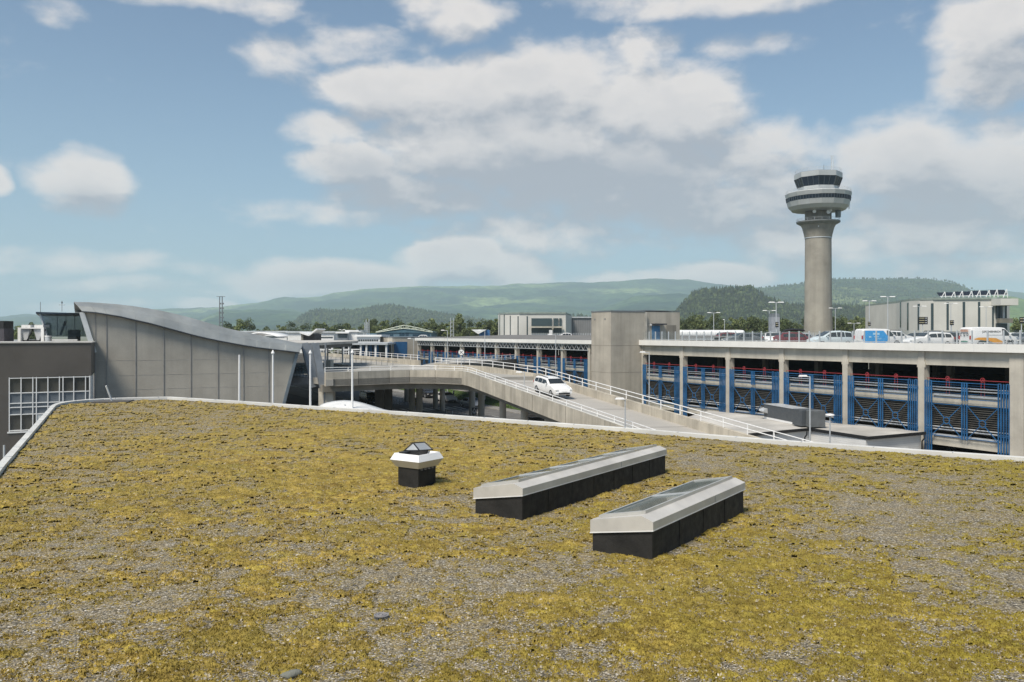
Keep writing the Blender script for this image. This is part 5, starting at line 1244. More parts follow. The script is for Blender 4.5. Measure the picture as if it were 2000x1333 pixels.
# blue hall with an exposed white roof truss
bh = thing('blue_hall', 'blue sheeted hall with an arched white lattice truss above its roof', 'hall'); Yb = 262
bw = mat('pale_blue_sheet', (.13,.22,.29), .5, var=.1, vs=.1)
m = MB(); m.box(X(736,Yb), X(842,Yb), Yb, Yb+22, 0, Zp(650,Yb)); m.build('wall', bw, bh)
m = MB(); m.box(X(715,Yb), X(735.8,Yb), Yb+1, Yb+20, 0, Zp(651.5,Yb)); m.build('side_wing', bw, bh)
m = MB(); m.add([(X(734,Yb),Yb-.5,Zp(650,Yb)),(X(788,Yb),Yb-.5,Zp(643,Yb)),(X(845,Yb),Yb-.5,Zp(649,Yb)),(X(845,Yb),Yb+22,Zp(649,Yb)),(X(788,Yb),Yb+22,Zp(643,Yb)),(X(734,Yb),Yb+22,Zp(650,Yb))], [(0,1,4,5),(1,2,3,4)])
m.add([(X(734,Yb),Yb-.3,Zp(650.2,Yb)),(X(788,Yb),Yb-.3,Zp(643.2,Yb)),(X(845,Yb),Yb-.3,Zp(650.2,Yb))], [(0,1,2)][::-1]); m.build('roof', mat('blue_roof_sheet', (.07,.15,.21), .5), bh)
m = MB(); A = [(734,649),(748,645.5),(762,642),(776,638.5),(788,636),(802,638),(817,641),(831,644.5),(845,648)]; Bq = [(734,650),(748,648),(762,645.5),(776,643.5),(788,642),(802,643),(817,645),(831,647.5),(845,649.5)]
Pa = [D(a,b,Yb-2) for a,b in A]; Pb = [D(a,b,Yb-2) for a,b in Bq]
m.path(Pa, .14, 6); m.path(Pb, .12, 6)
for i in range(len(Pa)-1): m.cyl(Pa[i], Pb[i+1] if i%2 else Pb[i], .08, n=5); m.cyl(Pb[i], Pa[i+1], .07, n=5); m.cyl(Pa[i], Pb[i+1], .06, n=5)
m.build('truss', mat('pale_green_steel', (.55,.6,.5), .5), bh)
for a, b, c, d_ in ((737,768,653,657),(780,790,648.5,656),(792,798,648,656),(806,840,653,657)): m = MB(); m.box(X(a,Yb), X(b,Yb), Yb-.1, Yb-.01, Zp(d_,Yb), Zp(c,Yb)); m.build('window', mat('blue_dark_pane', (.03,.07,.11), .3), bh)
sh_ = thing('blue_shed', 'small blue shed with a white triangular sail roof', 'shed'); Ys_ = 225
m = MB(); m.box(X(936,Ys_), X(956,Ys_), Ys_, Ys_+8, 0, Zp(645,Ys_)); m.build('wall', mat('shed_blue', (.04,.15,.36), .5), sh_)
m = MB(); m.add([D(921,644.5,Ys_-1), D(950,644.5,Ys_-1), D(934,653,Ys_-1), D(921,644.2,Ys_+2), D(950,644.2,Ys_+2), D(934,652.7,Ys_+1)], [(2,1,0),(3,4,5),(0,1,4,3),(1,2,5,4),(2,0,3,5)]); m.build('sail_roof', white_metal, sh_)
# structures on the near garage deck
zd = H-1.35
wt = thing('white_corridor', 'long white covered corridor with rounded roof standing at the back of the garage deck', 'corridor'); Yw = 150
rows = []
for k in range(9):
    a = math.pi*k/8; rows.append([(X(1300,Yw), Yw+2-2*math.cos(a), zd+1.3+.7*math.sin(a)**.7 if 0<k<8 else zd+1.2), (X(1455,Yw), Yw+2-2*math.cos(a), zd+1.3+.7*math.sin(a)**.7 if 0<k<8 else zd+1.2)])
m = MB(); m.grid(rows); m.box(X(1300,Yw), X(1455,Yw), Yw+.02, Yw+3.98, zd, zd+1.2); m.build('shell', white_metal, wt)
m = MB()
for k in range(16): x = X(1300+k*10,Yw); m.box(x, x+.04, Yw-.03, Yw+.01, zd+.7, zd+1.2)
m.build('shell_rib', galv, wt)
fn = thing('deck_fence', 'grey slatted fence along the back of the garage deck', 'fence'); Yf = 138
m = MB()
for k in range(95):
    px = 1330+k*3.2; m.bar((X(px,Yf),Yf,zd), (X(px,Yf),Yf,zd+1.5), .07)
for z in (.45, 1.1): m.bar((X(1325,Yf),Yf,zd+z), (X(1636,Yf),Yf,zd+z), .06)
m.build('bars', galv, fn)
m = MB(); m.box(X(1328,Yf+1), X(1470,Yf+1), Yf+.6, Yf+.7, zd, zd+1.0); m.build('panel', mat('grey_deck_panel', (.3,.32,.33), .6), fn)
lf = thing('lift_cabin', 'grey lift cabin with a dark top on the garage deck', 'lift cabin', (X(1515,152),152,zd))
m = MB(); m.box(-.75, .75, 0, 1.8, 0, 2.35+.0*0 + 2.0); m.build('wall', mat('lift_grey', (.33,.35,.38), .6), lf)
m = MB(); m.box(-.7, .7, .05, 1.7, 4.352, 5.0); m.build('top', galv_dark, lf)
f2 = thing('deck_fence', 'low white post fence on the far garage deck', 'fence'); Yg = 205
m = MB()
for k in range(36): px = 1038+k*3.4; m.bar((X(px,Yg),Yg,zd), (X(px,Yg),Yg,zd+1.5), .12)
m.bar((X(1036,Yg),Yg,zd+.7), (X(1160,Yg),Yg,zd+.7), .12); m.build('bars', galv, f2)
m = MB(); m.box(X(1038,Yg), X(1160,Yg), Yg+.3, Yg+8, zd-.3, zd); m.build('plinth', deckp, f2)
o = MB().box(X(1073,200), X(1079,200), 200, 201.5, zd, Zp(645,200)).build('booth', white_board); tag(o, 'small white booth on the far garage deck', 'booth')

# ------------------------------------------------------------------ trees
def tree_proto(seed, h, w, leafm, n, shape='round'):
    rr = np.random.RandomState(seed); root = link(bpy.data.objects.new('tree', None))
    m = MB(); m.cyl((0,0,0), (0,0,h*.45), h*.022+.08, h*.014+.05, n=7); m.cyl((0,0,h*.45), (0,0,h*.85), h*.014+.05, .05, n=6)
    limbs = []
    for k in range(9):
        a = k*2.4; z0 = h*(.22+.06*k); L_ = w*.5*rr.uniform(.55,.95)*(1-.4*k/9); e = Vector((L_*math.cos(a), L_*math.sin(a), z0+h*.13)); limbs.append(e); m.cyl((0,0,z0), e, .09, .03, n=5)
    m.build('trunk', bark, root)
    cl = []          # clump centres spread through the crown
    for k in range(34):
        a = rr.rand()*6.283; v = rr.rand()
        if shape == 'round': rad = w*.5*math.sin(math.pi*min(.98,.12+.88*v))**.55
        elif shape == 'tall': rad = w*.5*(math.sin(math.pi*(.1+.85*v))**.8)
        else: rad = w*.5*(1-v)**.7
        rad *= rr.uniform(.35,1); z = h*(.20+.74*v); cl.append((rad*math.cos(a), rad*math.sin(a), z, w*rr.uniform(.10,.19)))
    cl = np.array(cl); idx = rr.randint(0, len(cl), n); d_ = rr.normal(size=(n,3)); d_ /= np.linalg.norm(d_, axis=1)[:,None]; rad = rr.rand(n)**.45
    P = cl[idx,:3] + d_*rad[:,None]*cl[idx,3:4]*np.array([1,1,.75]); s_ = rr.uniform(.10,.26,n)*h/12
    u = rr.normal(size=(n,3)); u /= np.linalg.norm(u, axis=1)[:,None]; v = np.cross(u, rr.normal(size=(n,3))); v /= np.linalg.norm(v, axis=1)[:,None]
    V = np.stack([P-u*s_[:,None], P+v*s_[:,None]*.7, P+u*s_[:,None], P-v*s_[:,None]*.7], 1).reshape(-1,3)
    link(bpy.data.objects.new('crown', npmesh('crown', V, np.arange(n*4).reshape(-1,4), leafm)), root); return root
protos = [tree_proto(1, 14, 10, leafA, 6500), tree_proto(2, 15, 8, leafB, 5500, 'tall'), tree_proto(3, 13, 10.5, leafC, 6500), tree_proto(4, 17, 7.5, leafB, 5500, 'tall'), tree_proto(5, 12, 9, leafA, 6000)]
adj = ['mid green rounded', 'light green slender', 'dark green spreading', 'pale green tall', 'green bushy']
ph_ = [14, 15, 13, 17, 12]
tr = random.Random(21); used_p = [False]*5
rows_trees = [  # px list range, count, y range, distance range, backdrop text, group
  ([34,50,66,82], (632,642), 260, 'above the brown building'),
  ([405,418,432,441], (628,634), 330, 'beside the twin masts'),
  ([466,484], (622,626), 320, 'alone behind the curved roof'),
  ([548,568], (627,631), 330, 'alone above the low white hall'),
  ([598,614,630,646,662,678,694,708], (632,641), 340, 'behind the V roofed pavilion'),
  ([716,730,744,757,778], (618,628), 330, 'left of the blue hall'),
  ([806,822,838,853,868,884], (622,634), 300, 'right of the blue hall'),
  ([900,916,932,948,964,972,985], (610,628), 300, 'beside the left office block'),
  ([1326,1340,1352,1366,1382,1398,1414,1430,1446,1462,1478,1494], (609,628), 290, 'between stair tower and lift cabin'),
  ([1510,1526,1541,1556,1570], (616,626), 280, 'just left of the control tower'),
  ([1628,1642,1656,1670,1685,1700,1716,1731,1745], (611,622), 285, 'right of the control tower'),
  ([1984,2000,2018], (612,622), 240, 'at the right picture edge'),
  ([1108,1122,1138,1152], (624,632), 420, 'above the grey hall'),
]
ordn = ['first','second','third','fourth','fifth','sixth','seventh','eighth','ninth','tenth','eleventh','twelfth','thirteenth','fourteenth']
for pxs, (ya, yb), Y0, txt in rows_trees:
    for i, px in enumerate(pxs):
        k = tr.randrange(5); Y = Y0*tr.uniform(.93,1.07); top = Zp(tr.uniform(ya,yb), Y); sc = top/ph_[k]; wsc = min(sc*1.15, tr.uniform(.85,1.15))
        lab = f'{adj[k]} tree, {ordn[i]} from the left {txt}' if len(pxs) > 1 else f'{adj[k]} tree {txt}'
        if not used_p[k]: o = protos[k]; used_p[k] = True; o.location = (X(px,Y), Y, 0); o.rotation_euler = (0,0,tr.random()*6); o.scale = (wsc,wsc,sc)
        else: o = dup(protos[k], (X(px,Y), Y, 0), tr.random()*6, scale=(wsc,wsc,sc))
        tag(o, lab, 'tree', 'trees in the belts behind the airport')
# thick undergrowth below the belts
def hedge(name, label, px0, px1, Y, h, n, seed, ms):
    rr = np.random.RandomState(seed); px = rr.uniform(px0, px1, n); yy = Y + rr.uniform(-6, 6, n); x = (px-CX)/F*yy; z = h*rr.rand(n)**.7*(.6+.8*fbm(px*.05, yy*.0, 3))
    P = np.stack([x,yy,z],-1); s_ = rr.uniform(.2,.5,n); u = rr.normal(size=(n,3)); u /= np.linalg.norm(u, axis=1)[:,None]; v = np.cross(u, rr.normal(size=(n,3))); v /= np.linalg.norm(v, axis=1)[:,None]
    V = np.stack([P-u*s_[:,None], P+v*s_[:,None]*.7, P+u*s_[:,None], P-v*s_[:,None]*.7], 1).reshape(-1,3)
    tag(link(bpy.data.objects.new(name, npmesh(name, V, np.arange(n*4).reshape(-1,4), ms))), label, kind='stuff')
hedge('undergrowth', 'green undergrowth below the tree belt around the control tower', 1320, 1760, 300, 12.5, 60000, 1, leafA)
hedge('undergrowth', 'green undergrowth below the tree belt behind the blue hall', 590, 990, 350, 13, 50000, 2, leafA)
hedge('undergrowth', 'green undergrowth far left above the brown building', 20, 100, 300, 12, 9000, 3, leafC)
hedge('undergrowth', 'low green scrub behind the curved terminal roof', 395, 600, 350, 10.5, 14000, 4, leafA)
sb = tree_proto(9, 3.0, 4.2, leafB, 2500); sb.name = 'shrub'; sb.location = (X(656,160), 160, dz); sb.scale = (.55,.55,.62); tag(sb, 'yellow green shrub under the forecourt canopy beyond the barrier', 'shrub')

# ------------------------------------------------------------------ vehicles
rubber = mat('tyre_rubber', (.02,.02,.02), .8); rimm = mat('wheel_rim', (.45,.46,.47), .35, metal=.6); lampw = glass('clear_lamp', (.5,.5,.48), .1); lampr = glass('red_lamp', (.30,.015,.01), .15); platem = mat('number_plate', (.75,.75,.72), .5); trim = mat('dark_trim', (.03,.03,.032), .5)
KIND = {  # length, width, top line (x from the rear 0..1, z), belt height, first/last glass x
 'hatch':  (4.15,1.76,[(0,.55),(.01,.86),(.05,1.05),(.12,1.38),(.30,1.47),(.52,1.44),(.70,1.02),(.80,.93),(.95,.76),(1,.50)],.92),
 'sedan':  (4.6,1.8,[(0,.50),(.01,.88),(.10,.98),(.20,1.12),(.32,1.40),(.48,1.45),(.58,1.40),(.72,1.02),(.84,.92),(.96,.74),(1,.48)],.92),
 'wagon':  (4.7,1.82,[(0,.52),(.01,.92),(.04,1.12),(.10,1.42),(.30,1.50),(.55,1.46),(.70,1.04),(.82,.94),(.96,.76),(1,.50)],.95),
 'suv':    (4.55,1.85,[(0,.60),(.01,.98),(.05,1.25),(.10,1.60),(.30,1.69),(.56,1.64),(.70,1.16),(.82,1.08),(.96,.90),(1,.60)],1.05),
 'mpv':    (4.5,1.80,[(0,.55),(.01,.95),(.04,1.2),(.09,1.55),(.30,1.64),(.56,1.60),(.80,1.04),(.90,.90),(.97,.76),(1,.50)],.98),
 'van':    (4.9,1.92,[(0,.55),(.006,1.2),(.015,1.80),(.04,1.93),(.30,1.96),(.66,1.93),(.72,1.88),(.85,1.20),(.95,1.00),(.99,.80),(1,.52)],1.12),
 'small_van': (4.4,1.82,[(0,.55),(.006,1.1),(.02,1.68),(.05,1.80),(.30,1.83),(.60,1.80),(.66,1.74),(.80,1.12),(.93,.96),(.985,.80),(1,.50)],1.05)}
def vehicle(name, label, cat, kind, colour, loc, rz, group=None, panel=False, roofbox=False, rails=False, text=False, wrap=None, bars=False):
    L, W, topl, belt = KIND[kind]; pm_ = paintm('paint_'+colour[0], colour[1]); t = thing(name, label, cat, loc, rz, group)
    tx_ = [p[0] for p in topl]; tz = [p[1] for p in topl]; top = lambda u: float(np.interp(u, tx_, tz))
    us = sorted(set([0,.004,.01,.02,.04,.07,.10,.14,.18,.24,.30,.36,.42,.48,.54,.58,.62,.66,.70,.74,.78,.82,.86,.90,.94,.97,.985,1] + tx_))
    w = W/2; roof_h = max(tz)
    def hw(u):       # half width in plan
        e = min(u, 1-u)*L; return w*(1 - .16*max(0, 1-e/.45)**2)
    lean = .80 if kind not in ('van','small_van') else .90
    def side(u, z):   # half width at a height
        h_ = hw(u)
        if z <= .45: return h_*(.95+.05*(z-.2)/.25)
        if z <= belt: return h_*(1-.03*(z-.45)/(belt-.45))
        return h_*.97*(1-(1-lean)*min(1,(z-belt)/(roof_h-belt)))
    ring = []
    for u in us:
        T = top(u); x = (u-.5)*L; b0 = .24 if .03 < u < .97 else .30; bb = min(belt, T-.04); pts = [(x,0,b0),(x,side(u,.2)*.93,b0),(x,side(u,.4),min(.45,T-.1)),(x,side(u,bb),bb)]
        m1 = (bb+T)/2; pts += [(x,side(u,m1),m1),(x,side(u,T-.05)*.985,T-.05),(x,side(u,T)*.90,T-.006),(x,side(u,T)*.5,T+.012),(x,0,T+.018)]
        full = pts + [(p[0],-p[1],p[2]) for p in pts[-2:0:-1]]; ring.append(full)
    m = MB(); n = len(ring[0])
    vs = [p for r_ in ring for p in r_]; fs = [(i*n+j, i*n+(j+1)%n, (i+1)*n+(j+1)%n, (i+1)*n+j) for i in range(len(ring)-1) for j in range(n)]
    fs += [tuple(range(n))[::-1], tuple(range((len(ring)-1)*n, len(ring)*n))]
    m.add(vs, [f[::-1] for f in fs]); body = m.build('body', pm_, t, smooth=32)
    # windows
    ug = [u for u in np.linspace(0,1,101) if top(u) > belt+.30]; ua, ub = ug[0], ug[-1]
    if kind == 'van' or kind == 'small_van': ua = .63 if kind == 'van' else .56
    spl = [ua+.015]
    if kind in ('van','small_van'): spl += [ub+.035]
    else: spl += [ua+(ub-ua)*.30, ua+(ub-ua)*.62, ub+.04]
    for s_ in (1, -1):
        for a, b in zip(spl[:-1], spl[1:]):
            q = []
            for u in np.linspace(a+.008, b-.008, 6): z = belt+.03; q.append(((u-.5)*L, s_*(side(u,z)+.014), z))
            for u in np.linspace(b-.008, a+.008, 6): z = max(belt+.05, min(top(u)-.13, roof_h-.12)); q.append(((u-.5)*L, s_*(side(u,z)+.014), z))
            m = MB(); m.add(q, [tuple(range(len(q))) if s_ < 0 else tuple(range(len(q)))[::-1]]); m.build('side_window', car_glass, t)
    # windscreen and rear window follow the top line
    def strip(u0, u1, nm, e):
        rows = [[], []]
        for u in np.linspace(u0, u1, 6):
            T = top(u)+.03; h_ = side(u, T-.05)*.86; rows[0].append(((u-.5)*L+e, h_, T)); rows[1].append(((u-.5)*L+e, -h_, T))
        m = MB(); m.grid(rows); m.build(nm, car_glass, t)
    iroof = [i for i, z in enumerate(tz) if z > roof_h-.12]; uf = tx_[iroof[-1]]; uc = next(tx_[i] for i in range(iroof[-1]+1, len(tx_)) if tz[i] < belt+.2)
    strip(uf+.015, uc-.008, 'windscreen', .01)
    ur = tx_[iroof[0]]; ul = [tx_[i] for i in range(iroof[0]) if tz[i] > belt-.02]
    if kind not in ('van','small_van') and ul: strip(ul[0]+.006, ur-.006, 'rear_window', -.012)
    else:
        if not panel: 
            z0, z1 = 1.15, 1.6; m = MB(); m.add([((.006-.5)*L-.03, -.6, z0),((.006-.5)*L-.03, .6, z0),((.012-.5)*L-.03, .55, z1),((.012-.5)*L-.03, -.55, z1)], [(3,2,1,0)]); m.build('rear_window', car_glass, t)
    rw = .31 if kind in ('hatch','sedan','wagon','mpv') else .34
    for u in (.19, .815):
        for s_ in (1, -1):
            m = MB(); x = (u-.5)*L; y0, y1 = s_*(w-.20), s_*(w+.005); m.cyl((x,y0,rw), (x,y1,rw), rw, n=22); wo = m.build('wheel', rubber, t, smooth=40)
            m = MB(); m.cyl((x,y1,rw), (x,y1+s_*.012,rw), rw*.66, rw*.6, n=18); m.build('rim', rimm, wo)
    for s_ in (1, -1):
        m = MB(); m.box((.955-.5)*L, (.992-.5)*L, *sorted((s_*(w*.60), s_*(w*.90))), .62, .74); m.build('headlight', lampw, t)
        m = MB(); m.box((-.003-.5)*L, (.03-.5)*L, *sorted((s_*(w*.70), s_*(w*.88))), .80, .80+(.35 if 'van' in kind else .18)); m.build('tail_light', lampr, t)
        m = MB(); u = ub+.0; m.box((u-.5)*L-.06, (u-.5)*L+.08, *sorted((s_*(side(u,belt)+.02), s_*(side(u,belt)+.17))), belt+.03, belt+.15); m.build('mirror', pm_, t)
    m = MB(); m.box((.985-.5)*L, (1.003-.5)*L, -w*.6, w*.6, .32, .46); m.build('grille', trim, t)
    m = MB(); m.box(-.5*L-.022, -.5*L-.004, -.26, .26, .62, .73); m.build('number_plate', platem, t)
    m = MB(); m.box(.5*L+.004, .5*L+.016, -.26, .26, .47, .57); m.build('number_plate', platem, t)
    if rails:
        for s_ in (1, -1): m = MB(); m.bar(((ua+.06-.5)*L, s_*w*.66, roof_h+.05), ((uf-.5)*L, s_*w*.66, roof_h+.05), .04, .05); m.build('roof_rail', trim, t)
    if bars:
        for u in (.25,.5): m = MB(); m.bar(((u-.5)*L, -w*.7, roof_h+.09), ((u-.5)*L, w*.7, roof_h+.09), .05, .04); m.build('roof_bar', trim, t)
    if wrap:
        for s_ in (1, -1):
            zs_ = [.42,.6,.8,1.0,belt,1.2,1.35,1.5,1.64]; u0 = lambda z: float(np.interp(z, [.42,.6,1.15,1.64], [.05,.012,.012,.06])); u1 = lambda z: float(np.interp(z, [.42,.75,1.0,1.64], [.52,.62,.62,.50]))
            rows = [[((u-.5)*L, s_*(side(u,z)+.022), z) for u in np.linspace(u0(z), u1(z), 9)] for z in zs_]
            m = MB(); m.grid(rows); wo = m.build('blue_wrap', paintm('wrap_blue', (.02,.27,.62)), t)
            for (ua_, ub_, za_, zb_) in ((.24,.40,1.22,1.42),(.26,.38,1.0,1.08),(.14,.20,.95,1.1),(.30,.44,.80,.86)):
                m = MB(); m.add([((u-.5)*L, s_*(side(u,z)+.03), z) for u, z in ((ua_,za_),(ub_,za_),(ub_,zb_),(ua_,zb_))], [(0,1,2,3) if s_ < 0 else (3,2,1,0)]); m.build('wrap_mark', mat('wrap_light', (.35,.6,.8), .4), wo)
    return t, (L, W, side, top)
def text_mesh(txt, size, name, m_, parent, M_, bold=0.0):
    cu = bpy.data.curves.new(name, 'FONT'); cu.body = txt; cu.size = size; cu.offset = bold; cu.align_x = 'LEFT'; tmp = bpy.data.objects.new('tmp', cu); C.objects.link(tmp)
    dg = bpy.context.evaluated_depsgraph_get(); me = bpy.data.meshes.new_from_object(tmp.evaluated_get(dg)); bpy.data.objects.remove(tmp)
    me.materials.clear(); me.materials.append(m_); o = link(bpy.data.objects.new(name, me), parent); o.matrix_local = M_; return o
WHITE = ('white', (.78,.78,.77)); SILVER = ('silver', (.42,.44,.45)); GREY = ('grey', (.13,.14,.15)); RED_ = ('dark_red', (.16,.022,.028)); DARK = ('black', (.02,.02,.024)); BLUE_ = ('blue', (.03,.07,.16)); ICE = ('ice', (.62,.70,.72))
def deck_car(px, Y, phi, *a, **k): return vehicle(*a, loc=(X(px,Y), Y, zd), rz=R(phi), **k)
G1 = 'cars parked along the garage deck'
# heading: 180+phi = nose to the left, phi = nose to the right
deck_car(1449, 100, 190, 'parked_car', 'grey and silver saloon behind the glass rail, leftmost of the parked cars', 'car', 'sedan', GREY, group=G1)
deck_car(1507, 101, 255, 'parked_car', 'white hatchback seen from its front just left of the red estate', 'car', 'hatch', WHITE, group=G1)
deck_car(1555, 93, 8, 'parked_car', 'dark red estate car carrying a black roof box', 'car', 'wagon', RED_, group=G1)[0]
rb = MB(); n = 10
prof = [(0,.02,.10),(.06,.16,.30),(.2,.26,.40),(.5,.30,.42),(.8,.24,.40),(.95,.15,.30),(1,.04,.12)]
ring = []
for u, h_, w_ in prof: ring.append([((u-.5)*2.5, w_*math.cos(q*6.283/12), max(.0, h_*.5+ h_*.5*math.sin(q*6.283/12))+ (.02)) for q in range(12)])
vs = [p for r_ in ring for p in r_]; rb.add(vs, [(i*12+j, (i+1)*12+j, (i+1)*12+(j+1)%12, i*12+(j+1)%12) for i in range(len(ring)-1) for j in range(12)]+[tuple(range(12)), tuple(range(len(vs)-1, len(vs)-13, -1))])
o = rb.build('roof_box', black, smooth=40); o.location = (X(1551,93), 93, zd+1.60); o.rotation_euler = (0,0,R(8)); tag(o, 'long black roof box carried on top of the dark red estate car', 'roof box')
deck_car(1622, 86, 190, 'parked_car', 'pale silver people carrier nosing left between the red estate and the blue wrapped van', 'car', 'mpv', ICE, group=G1)
deck_car(1716, 83.5, 8, 'parked_van', 'small white van with a bright blue octagon wrap on its side', 'van', 'small_van', WHITE, group=G1, panel=True, wrap=True)
deck_car(1812, 81, 190, 'parked_car', 'white estate car with its nose to the left beside the big white van', 'car', 'wagon', WHITE, group=G1)
vn, (vL, vW, vside, vtop) = deck_car(1930, 79.5, 8, 'parked_van', 'big white panel van with an orange swoosh and dark lettering on its side', 'van', 'van', WHITE, group=G1, panel=True)
tk = mat('van_lettering', (.02,.02,.022), .5); org = mat('van_orange', (.75,.33,.02), .4); dgn = mat('van_dark_green', (.03,.06,.05), .4); pnk = mat('van_faded_pink', (.62,.36,.26), .5)
ys = -(vside(.4,1.5)+.02)
text_mesh('JUNGHEINRICH', .27, 'lettering', tk, vn, Matrix.Translation((-1.30, ys+.005, 1.44)) @ Matrix.Rotation(R(90), 4, 'X'), .006)
for cxx, g_ in ((.95,'C'),(1.32,'Q'),(1.69,'O')):
    text_mesh(g_, .36, 'emblem', tk, vn, Matrix.Translation((cxx-.10, -(vside(.75,.7)+.03), .50)) @ Matrix.Rotation(R(90), 4, 'X'), .015)
for cyy, g_ in ((.62,'C'),(.17,'Q'),(-.28,'O')):
    text_mesh(g_, .36, 'emblem', tk, vn, Matrix.Translation((-vL/2-.035, cyy, 1.16)) @ Matrix.Rotation(R(-90), 4, 'Z') @ Matrix.Rotation(R(90), 4, 'X'), .01)
def decal(q, m_, nm, off=.02):
    m = MB(); m.add([(x, -(vside(x/vL+.5, z)+off), z) for x, z in q], [tuple(range(len(q)))]); m.build(nm, m_, vn)
decal([(-2.15,.86),(-1.7,.98),(-.9,.98),(.1,.92),(.75,.62),(.75,.42),(.2,.40),(-.5,.62),(-1.4,.74),(-2.15,.78)], org, 'orange_stripe')
decal([(-1.65,.72),(-.9,.66),(.0,.44),(-.9,.44)], dgn, 'green_stripe', .016); decal([(-.9,1.18+.06),(.75,1.18+.06),(.75,1.17+.02),(-.9,1.17+.02)], mat('van_small_text_line', (.45,.45,.45), .5), 'small_stripe', .02)
m = MB(); m.box(-vL/2-.045, -vL/2-.03, -.5, .55, 1.50, 1.74); m.build('pink_patch', pnk, vn)
m = MB(); m.box(-vL/2-.05, -vL/2-.03, -.45, .45, .50, .66); m.build('green_patch', mat('van_green_patch', (.10,.28,.22), .4), vn)
# second row
sec = [(1478,112,10,'hatch',GREY,'small grey car roof showing behind the leftmost saloon'),(1534,112,190,'hatch',WHITE,'white hatchback half hidden behind the red estate'),(1572,108,10,'hatch',SILVER,'silver hatchback whose roof shows right of the roof box'),
 (1748,97,10,'suv',WHITE,'white off-road car behind the blue wrapped van'),(1790,106,190,'sedan',DARK,'dark saloon behind the gap left of the white estate'),(1815,112,190,'suv',GREY,'grey off-road car behind the roof of the white estate'),
 (1846,94,100,'wagon',DARK,'dark estate with roof rails behind the white estate car'),(1428,126,10,'wagon',RED_,'dark red car roof far behind the leftmost saloon'),(1992,94,200,'sedan',SILVER,'silver saloon right of the big white van'),(1985,110,10,'hatch',WHITE,'white hatchback in the back row at the right edge'),
 (2012,84,190,'hatch',GREY,'grey hatchback cut by the right edge of the deck row'),(1640,104,10,'hatch',WHITE,'white hatchback hidden behind the pale people carrier'),(1688,112,190,'suv',SILVER,'silver off-road car behind the blue wrap of the small van')]
for px, Y, phi, kd, colr, lab in sec: deck_car(px, Y, phi, 'parked_car', lab, 'car', kd, colr, group=G1, rails=(kd in ('wagon','suv')))
vehicle('parked_car', 'white hatchback on the roof of the far garage before the office block', 'car', 'hatch', WHITE, (X(1101,204), 204, zd+.05), R(185), G1)
vehicle('parked_car', 'tiny white car on the far garage roof left of the blue shed', 'car', 'hatch', WHITE, (X(822,235), 235, zd-.5), R(185), G1)
# the car driving down the ramp
tcar = 12.6; pc = ramp_near(tcar) + rs*4.0 + Vector((0,0,-.72)); hd_ = math.atan2(rd.y, rd.x)
rc, _r = vehicle('moving_car', 'white estate car driving down the curved ramp', 'car', 'wagon', WHITE, (pc.x, pc.y, pc.z-.0), hd_, rails=True); rc.rotation_euler = (0, math.atan(.082), hd_)
# cars and other things on the street below
road_dir = math.atan2(GX.y, GX.x)
for px, py, kd, colr, lab, dth in ((834,777,'suv',DARK,'dark car with a pale roof under the elevated road, behind two pillars',0),(872,785.5,'wagon',WHITE,'white estate car on the street under the elevated road',0),(921,797,'sedan',SILVER,'silver saloon on the street partly hidden by a round pillar',0)):
    g_ = G(px, py); vehicle('street_car', lab, 'car', kd, colr, (g_.x, g_.y, .03), road_dir+dth, 'cars on the street below the elevated road')
g_ = G(722, 792); vehicle('street_car', 'black van with lit headlight in the shade below the elevated road', 'van', 'van', DARK, (g_.x, g_.y, .03), road_dir, 'cars on the street below the elevated road')
# dark slatted trailer
g_ = G(1049, 824); tl = thing('trailer', 'dark slatted box trailer below the ramp between two pillars', 'trailer', (g_.x, g_.y, 0), math.atan2(.05,1))
m = MB(); m.box(-1.2, 1.2, 0, 5, .55, 2.35); m.build('box', striped('dark_slats', (.035,.035,.035), (.07,.07,.065), 2, .3, .7), tl)
m = MB()
for x in (-1.0,.8): m.cyl((x,.6,.34),(x+.2,.6,.34), .34, n=14); m.cyl((x,4.2,.34),(x+.2,4.2,.34), .34, n=14)
m.build('wheel', rubber, tl); m = MB(); m.box(1.02,1.18,-.05,-.005,.9,2.2); m.build('marker_post', white_metal, tl)

# ------------------------------------------------------------------ lamps, signs, small street things
def lamp(px, py, Y, zb, label, arm=.8, side=0, r=.06, double=False, head=(.62,.22), grp='slender lamp posts'):
    z = Zp(py, Y); t = thing('street_lamp', label, 'street lamp', (X(px,Y), Y, zb), 0, grp); h = z-zb
    m = MB(); m.cyl((0,0,0),(0,0,h), r*1.25, r*.8, n=10); m.build('post', galv, t, smooth=40)
    for s_ in ((-1,1) if double else (side or -1,)):
        m = MB(); m.cyl((0,0,h-.03),(s_*arm,0,h+.03), r*.6, n=8); m.build('arm', galv, t)
        m = MB(); x = s_*arm; m.add([(x-head[0]/2,-head[1]/2,h),(x+head[0]/2,-head[1]/2,h),(x+head[0]/2,head[1]/2,h),(x-head[0]/2,head[1]/2,h),(x-head[0]*.38,-head[1]*.35,h+.12),(x+head[0]*.38,-head[1]*.35,h+.12),(x+head[0]*.38,head[1]*.35,h+.12),(x-head[0]*.38,head[1]*.35,h+.12)], [(3,2,1,0),(4,5,6,7),(0,1,5,4),(1,2,6,5),(2,3,7,6),(3,0,4,7)]); m.build('lamp_head', white_metal, t)
    return t
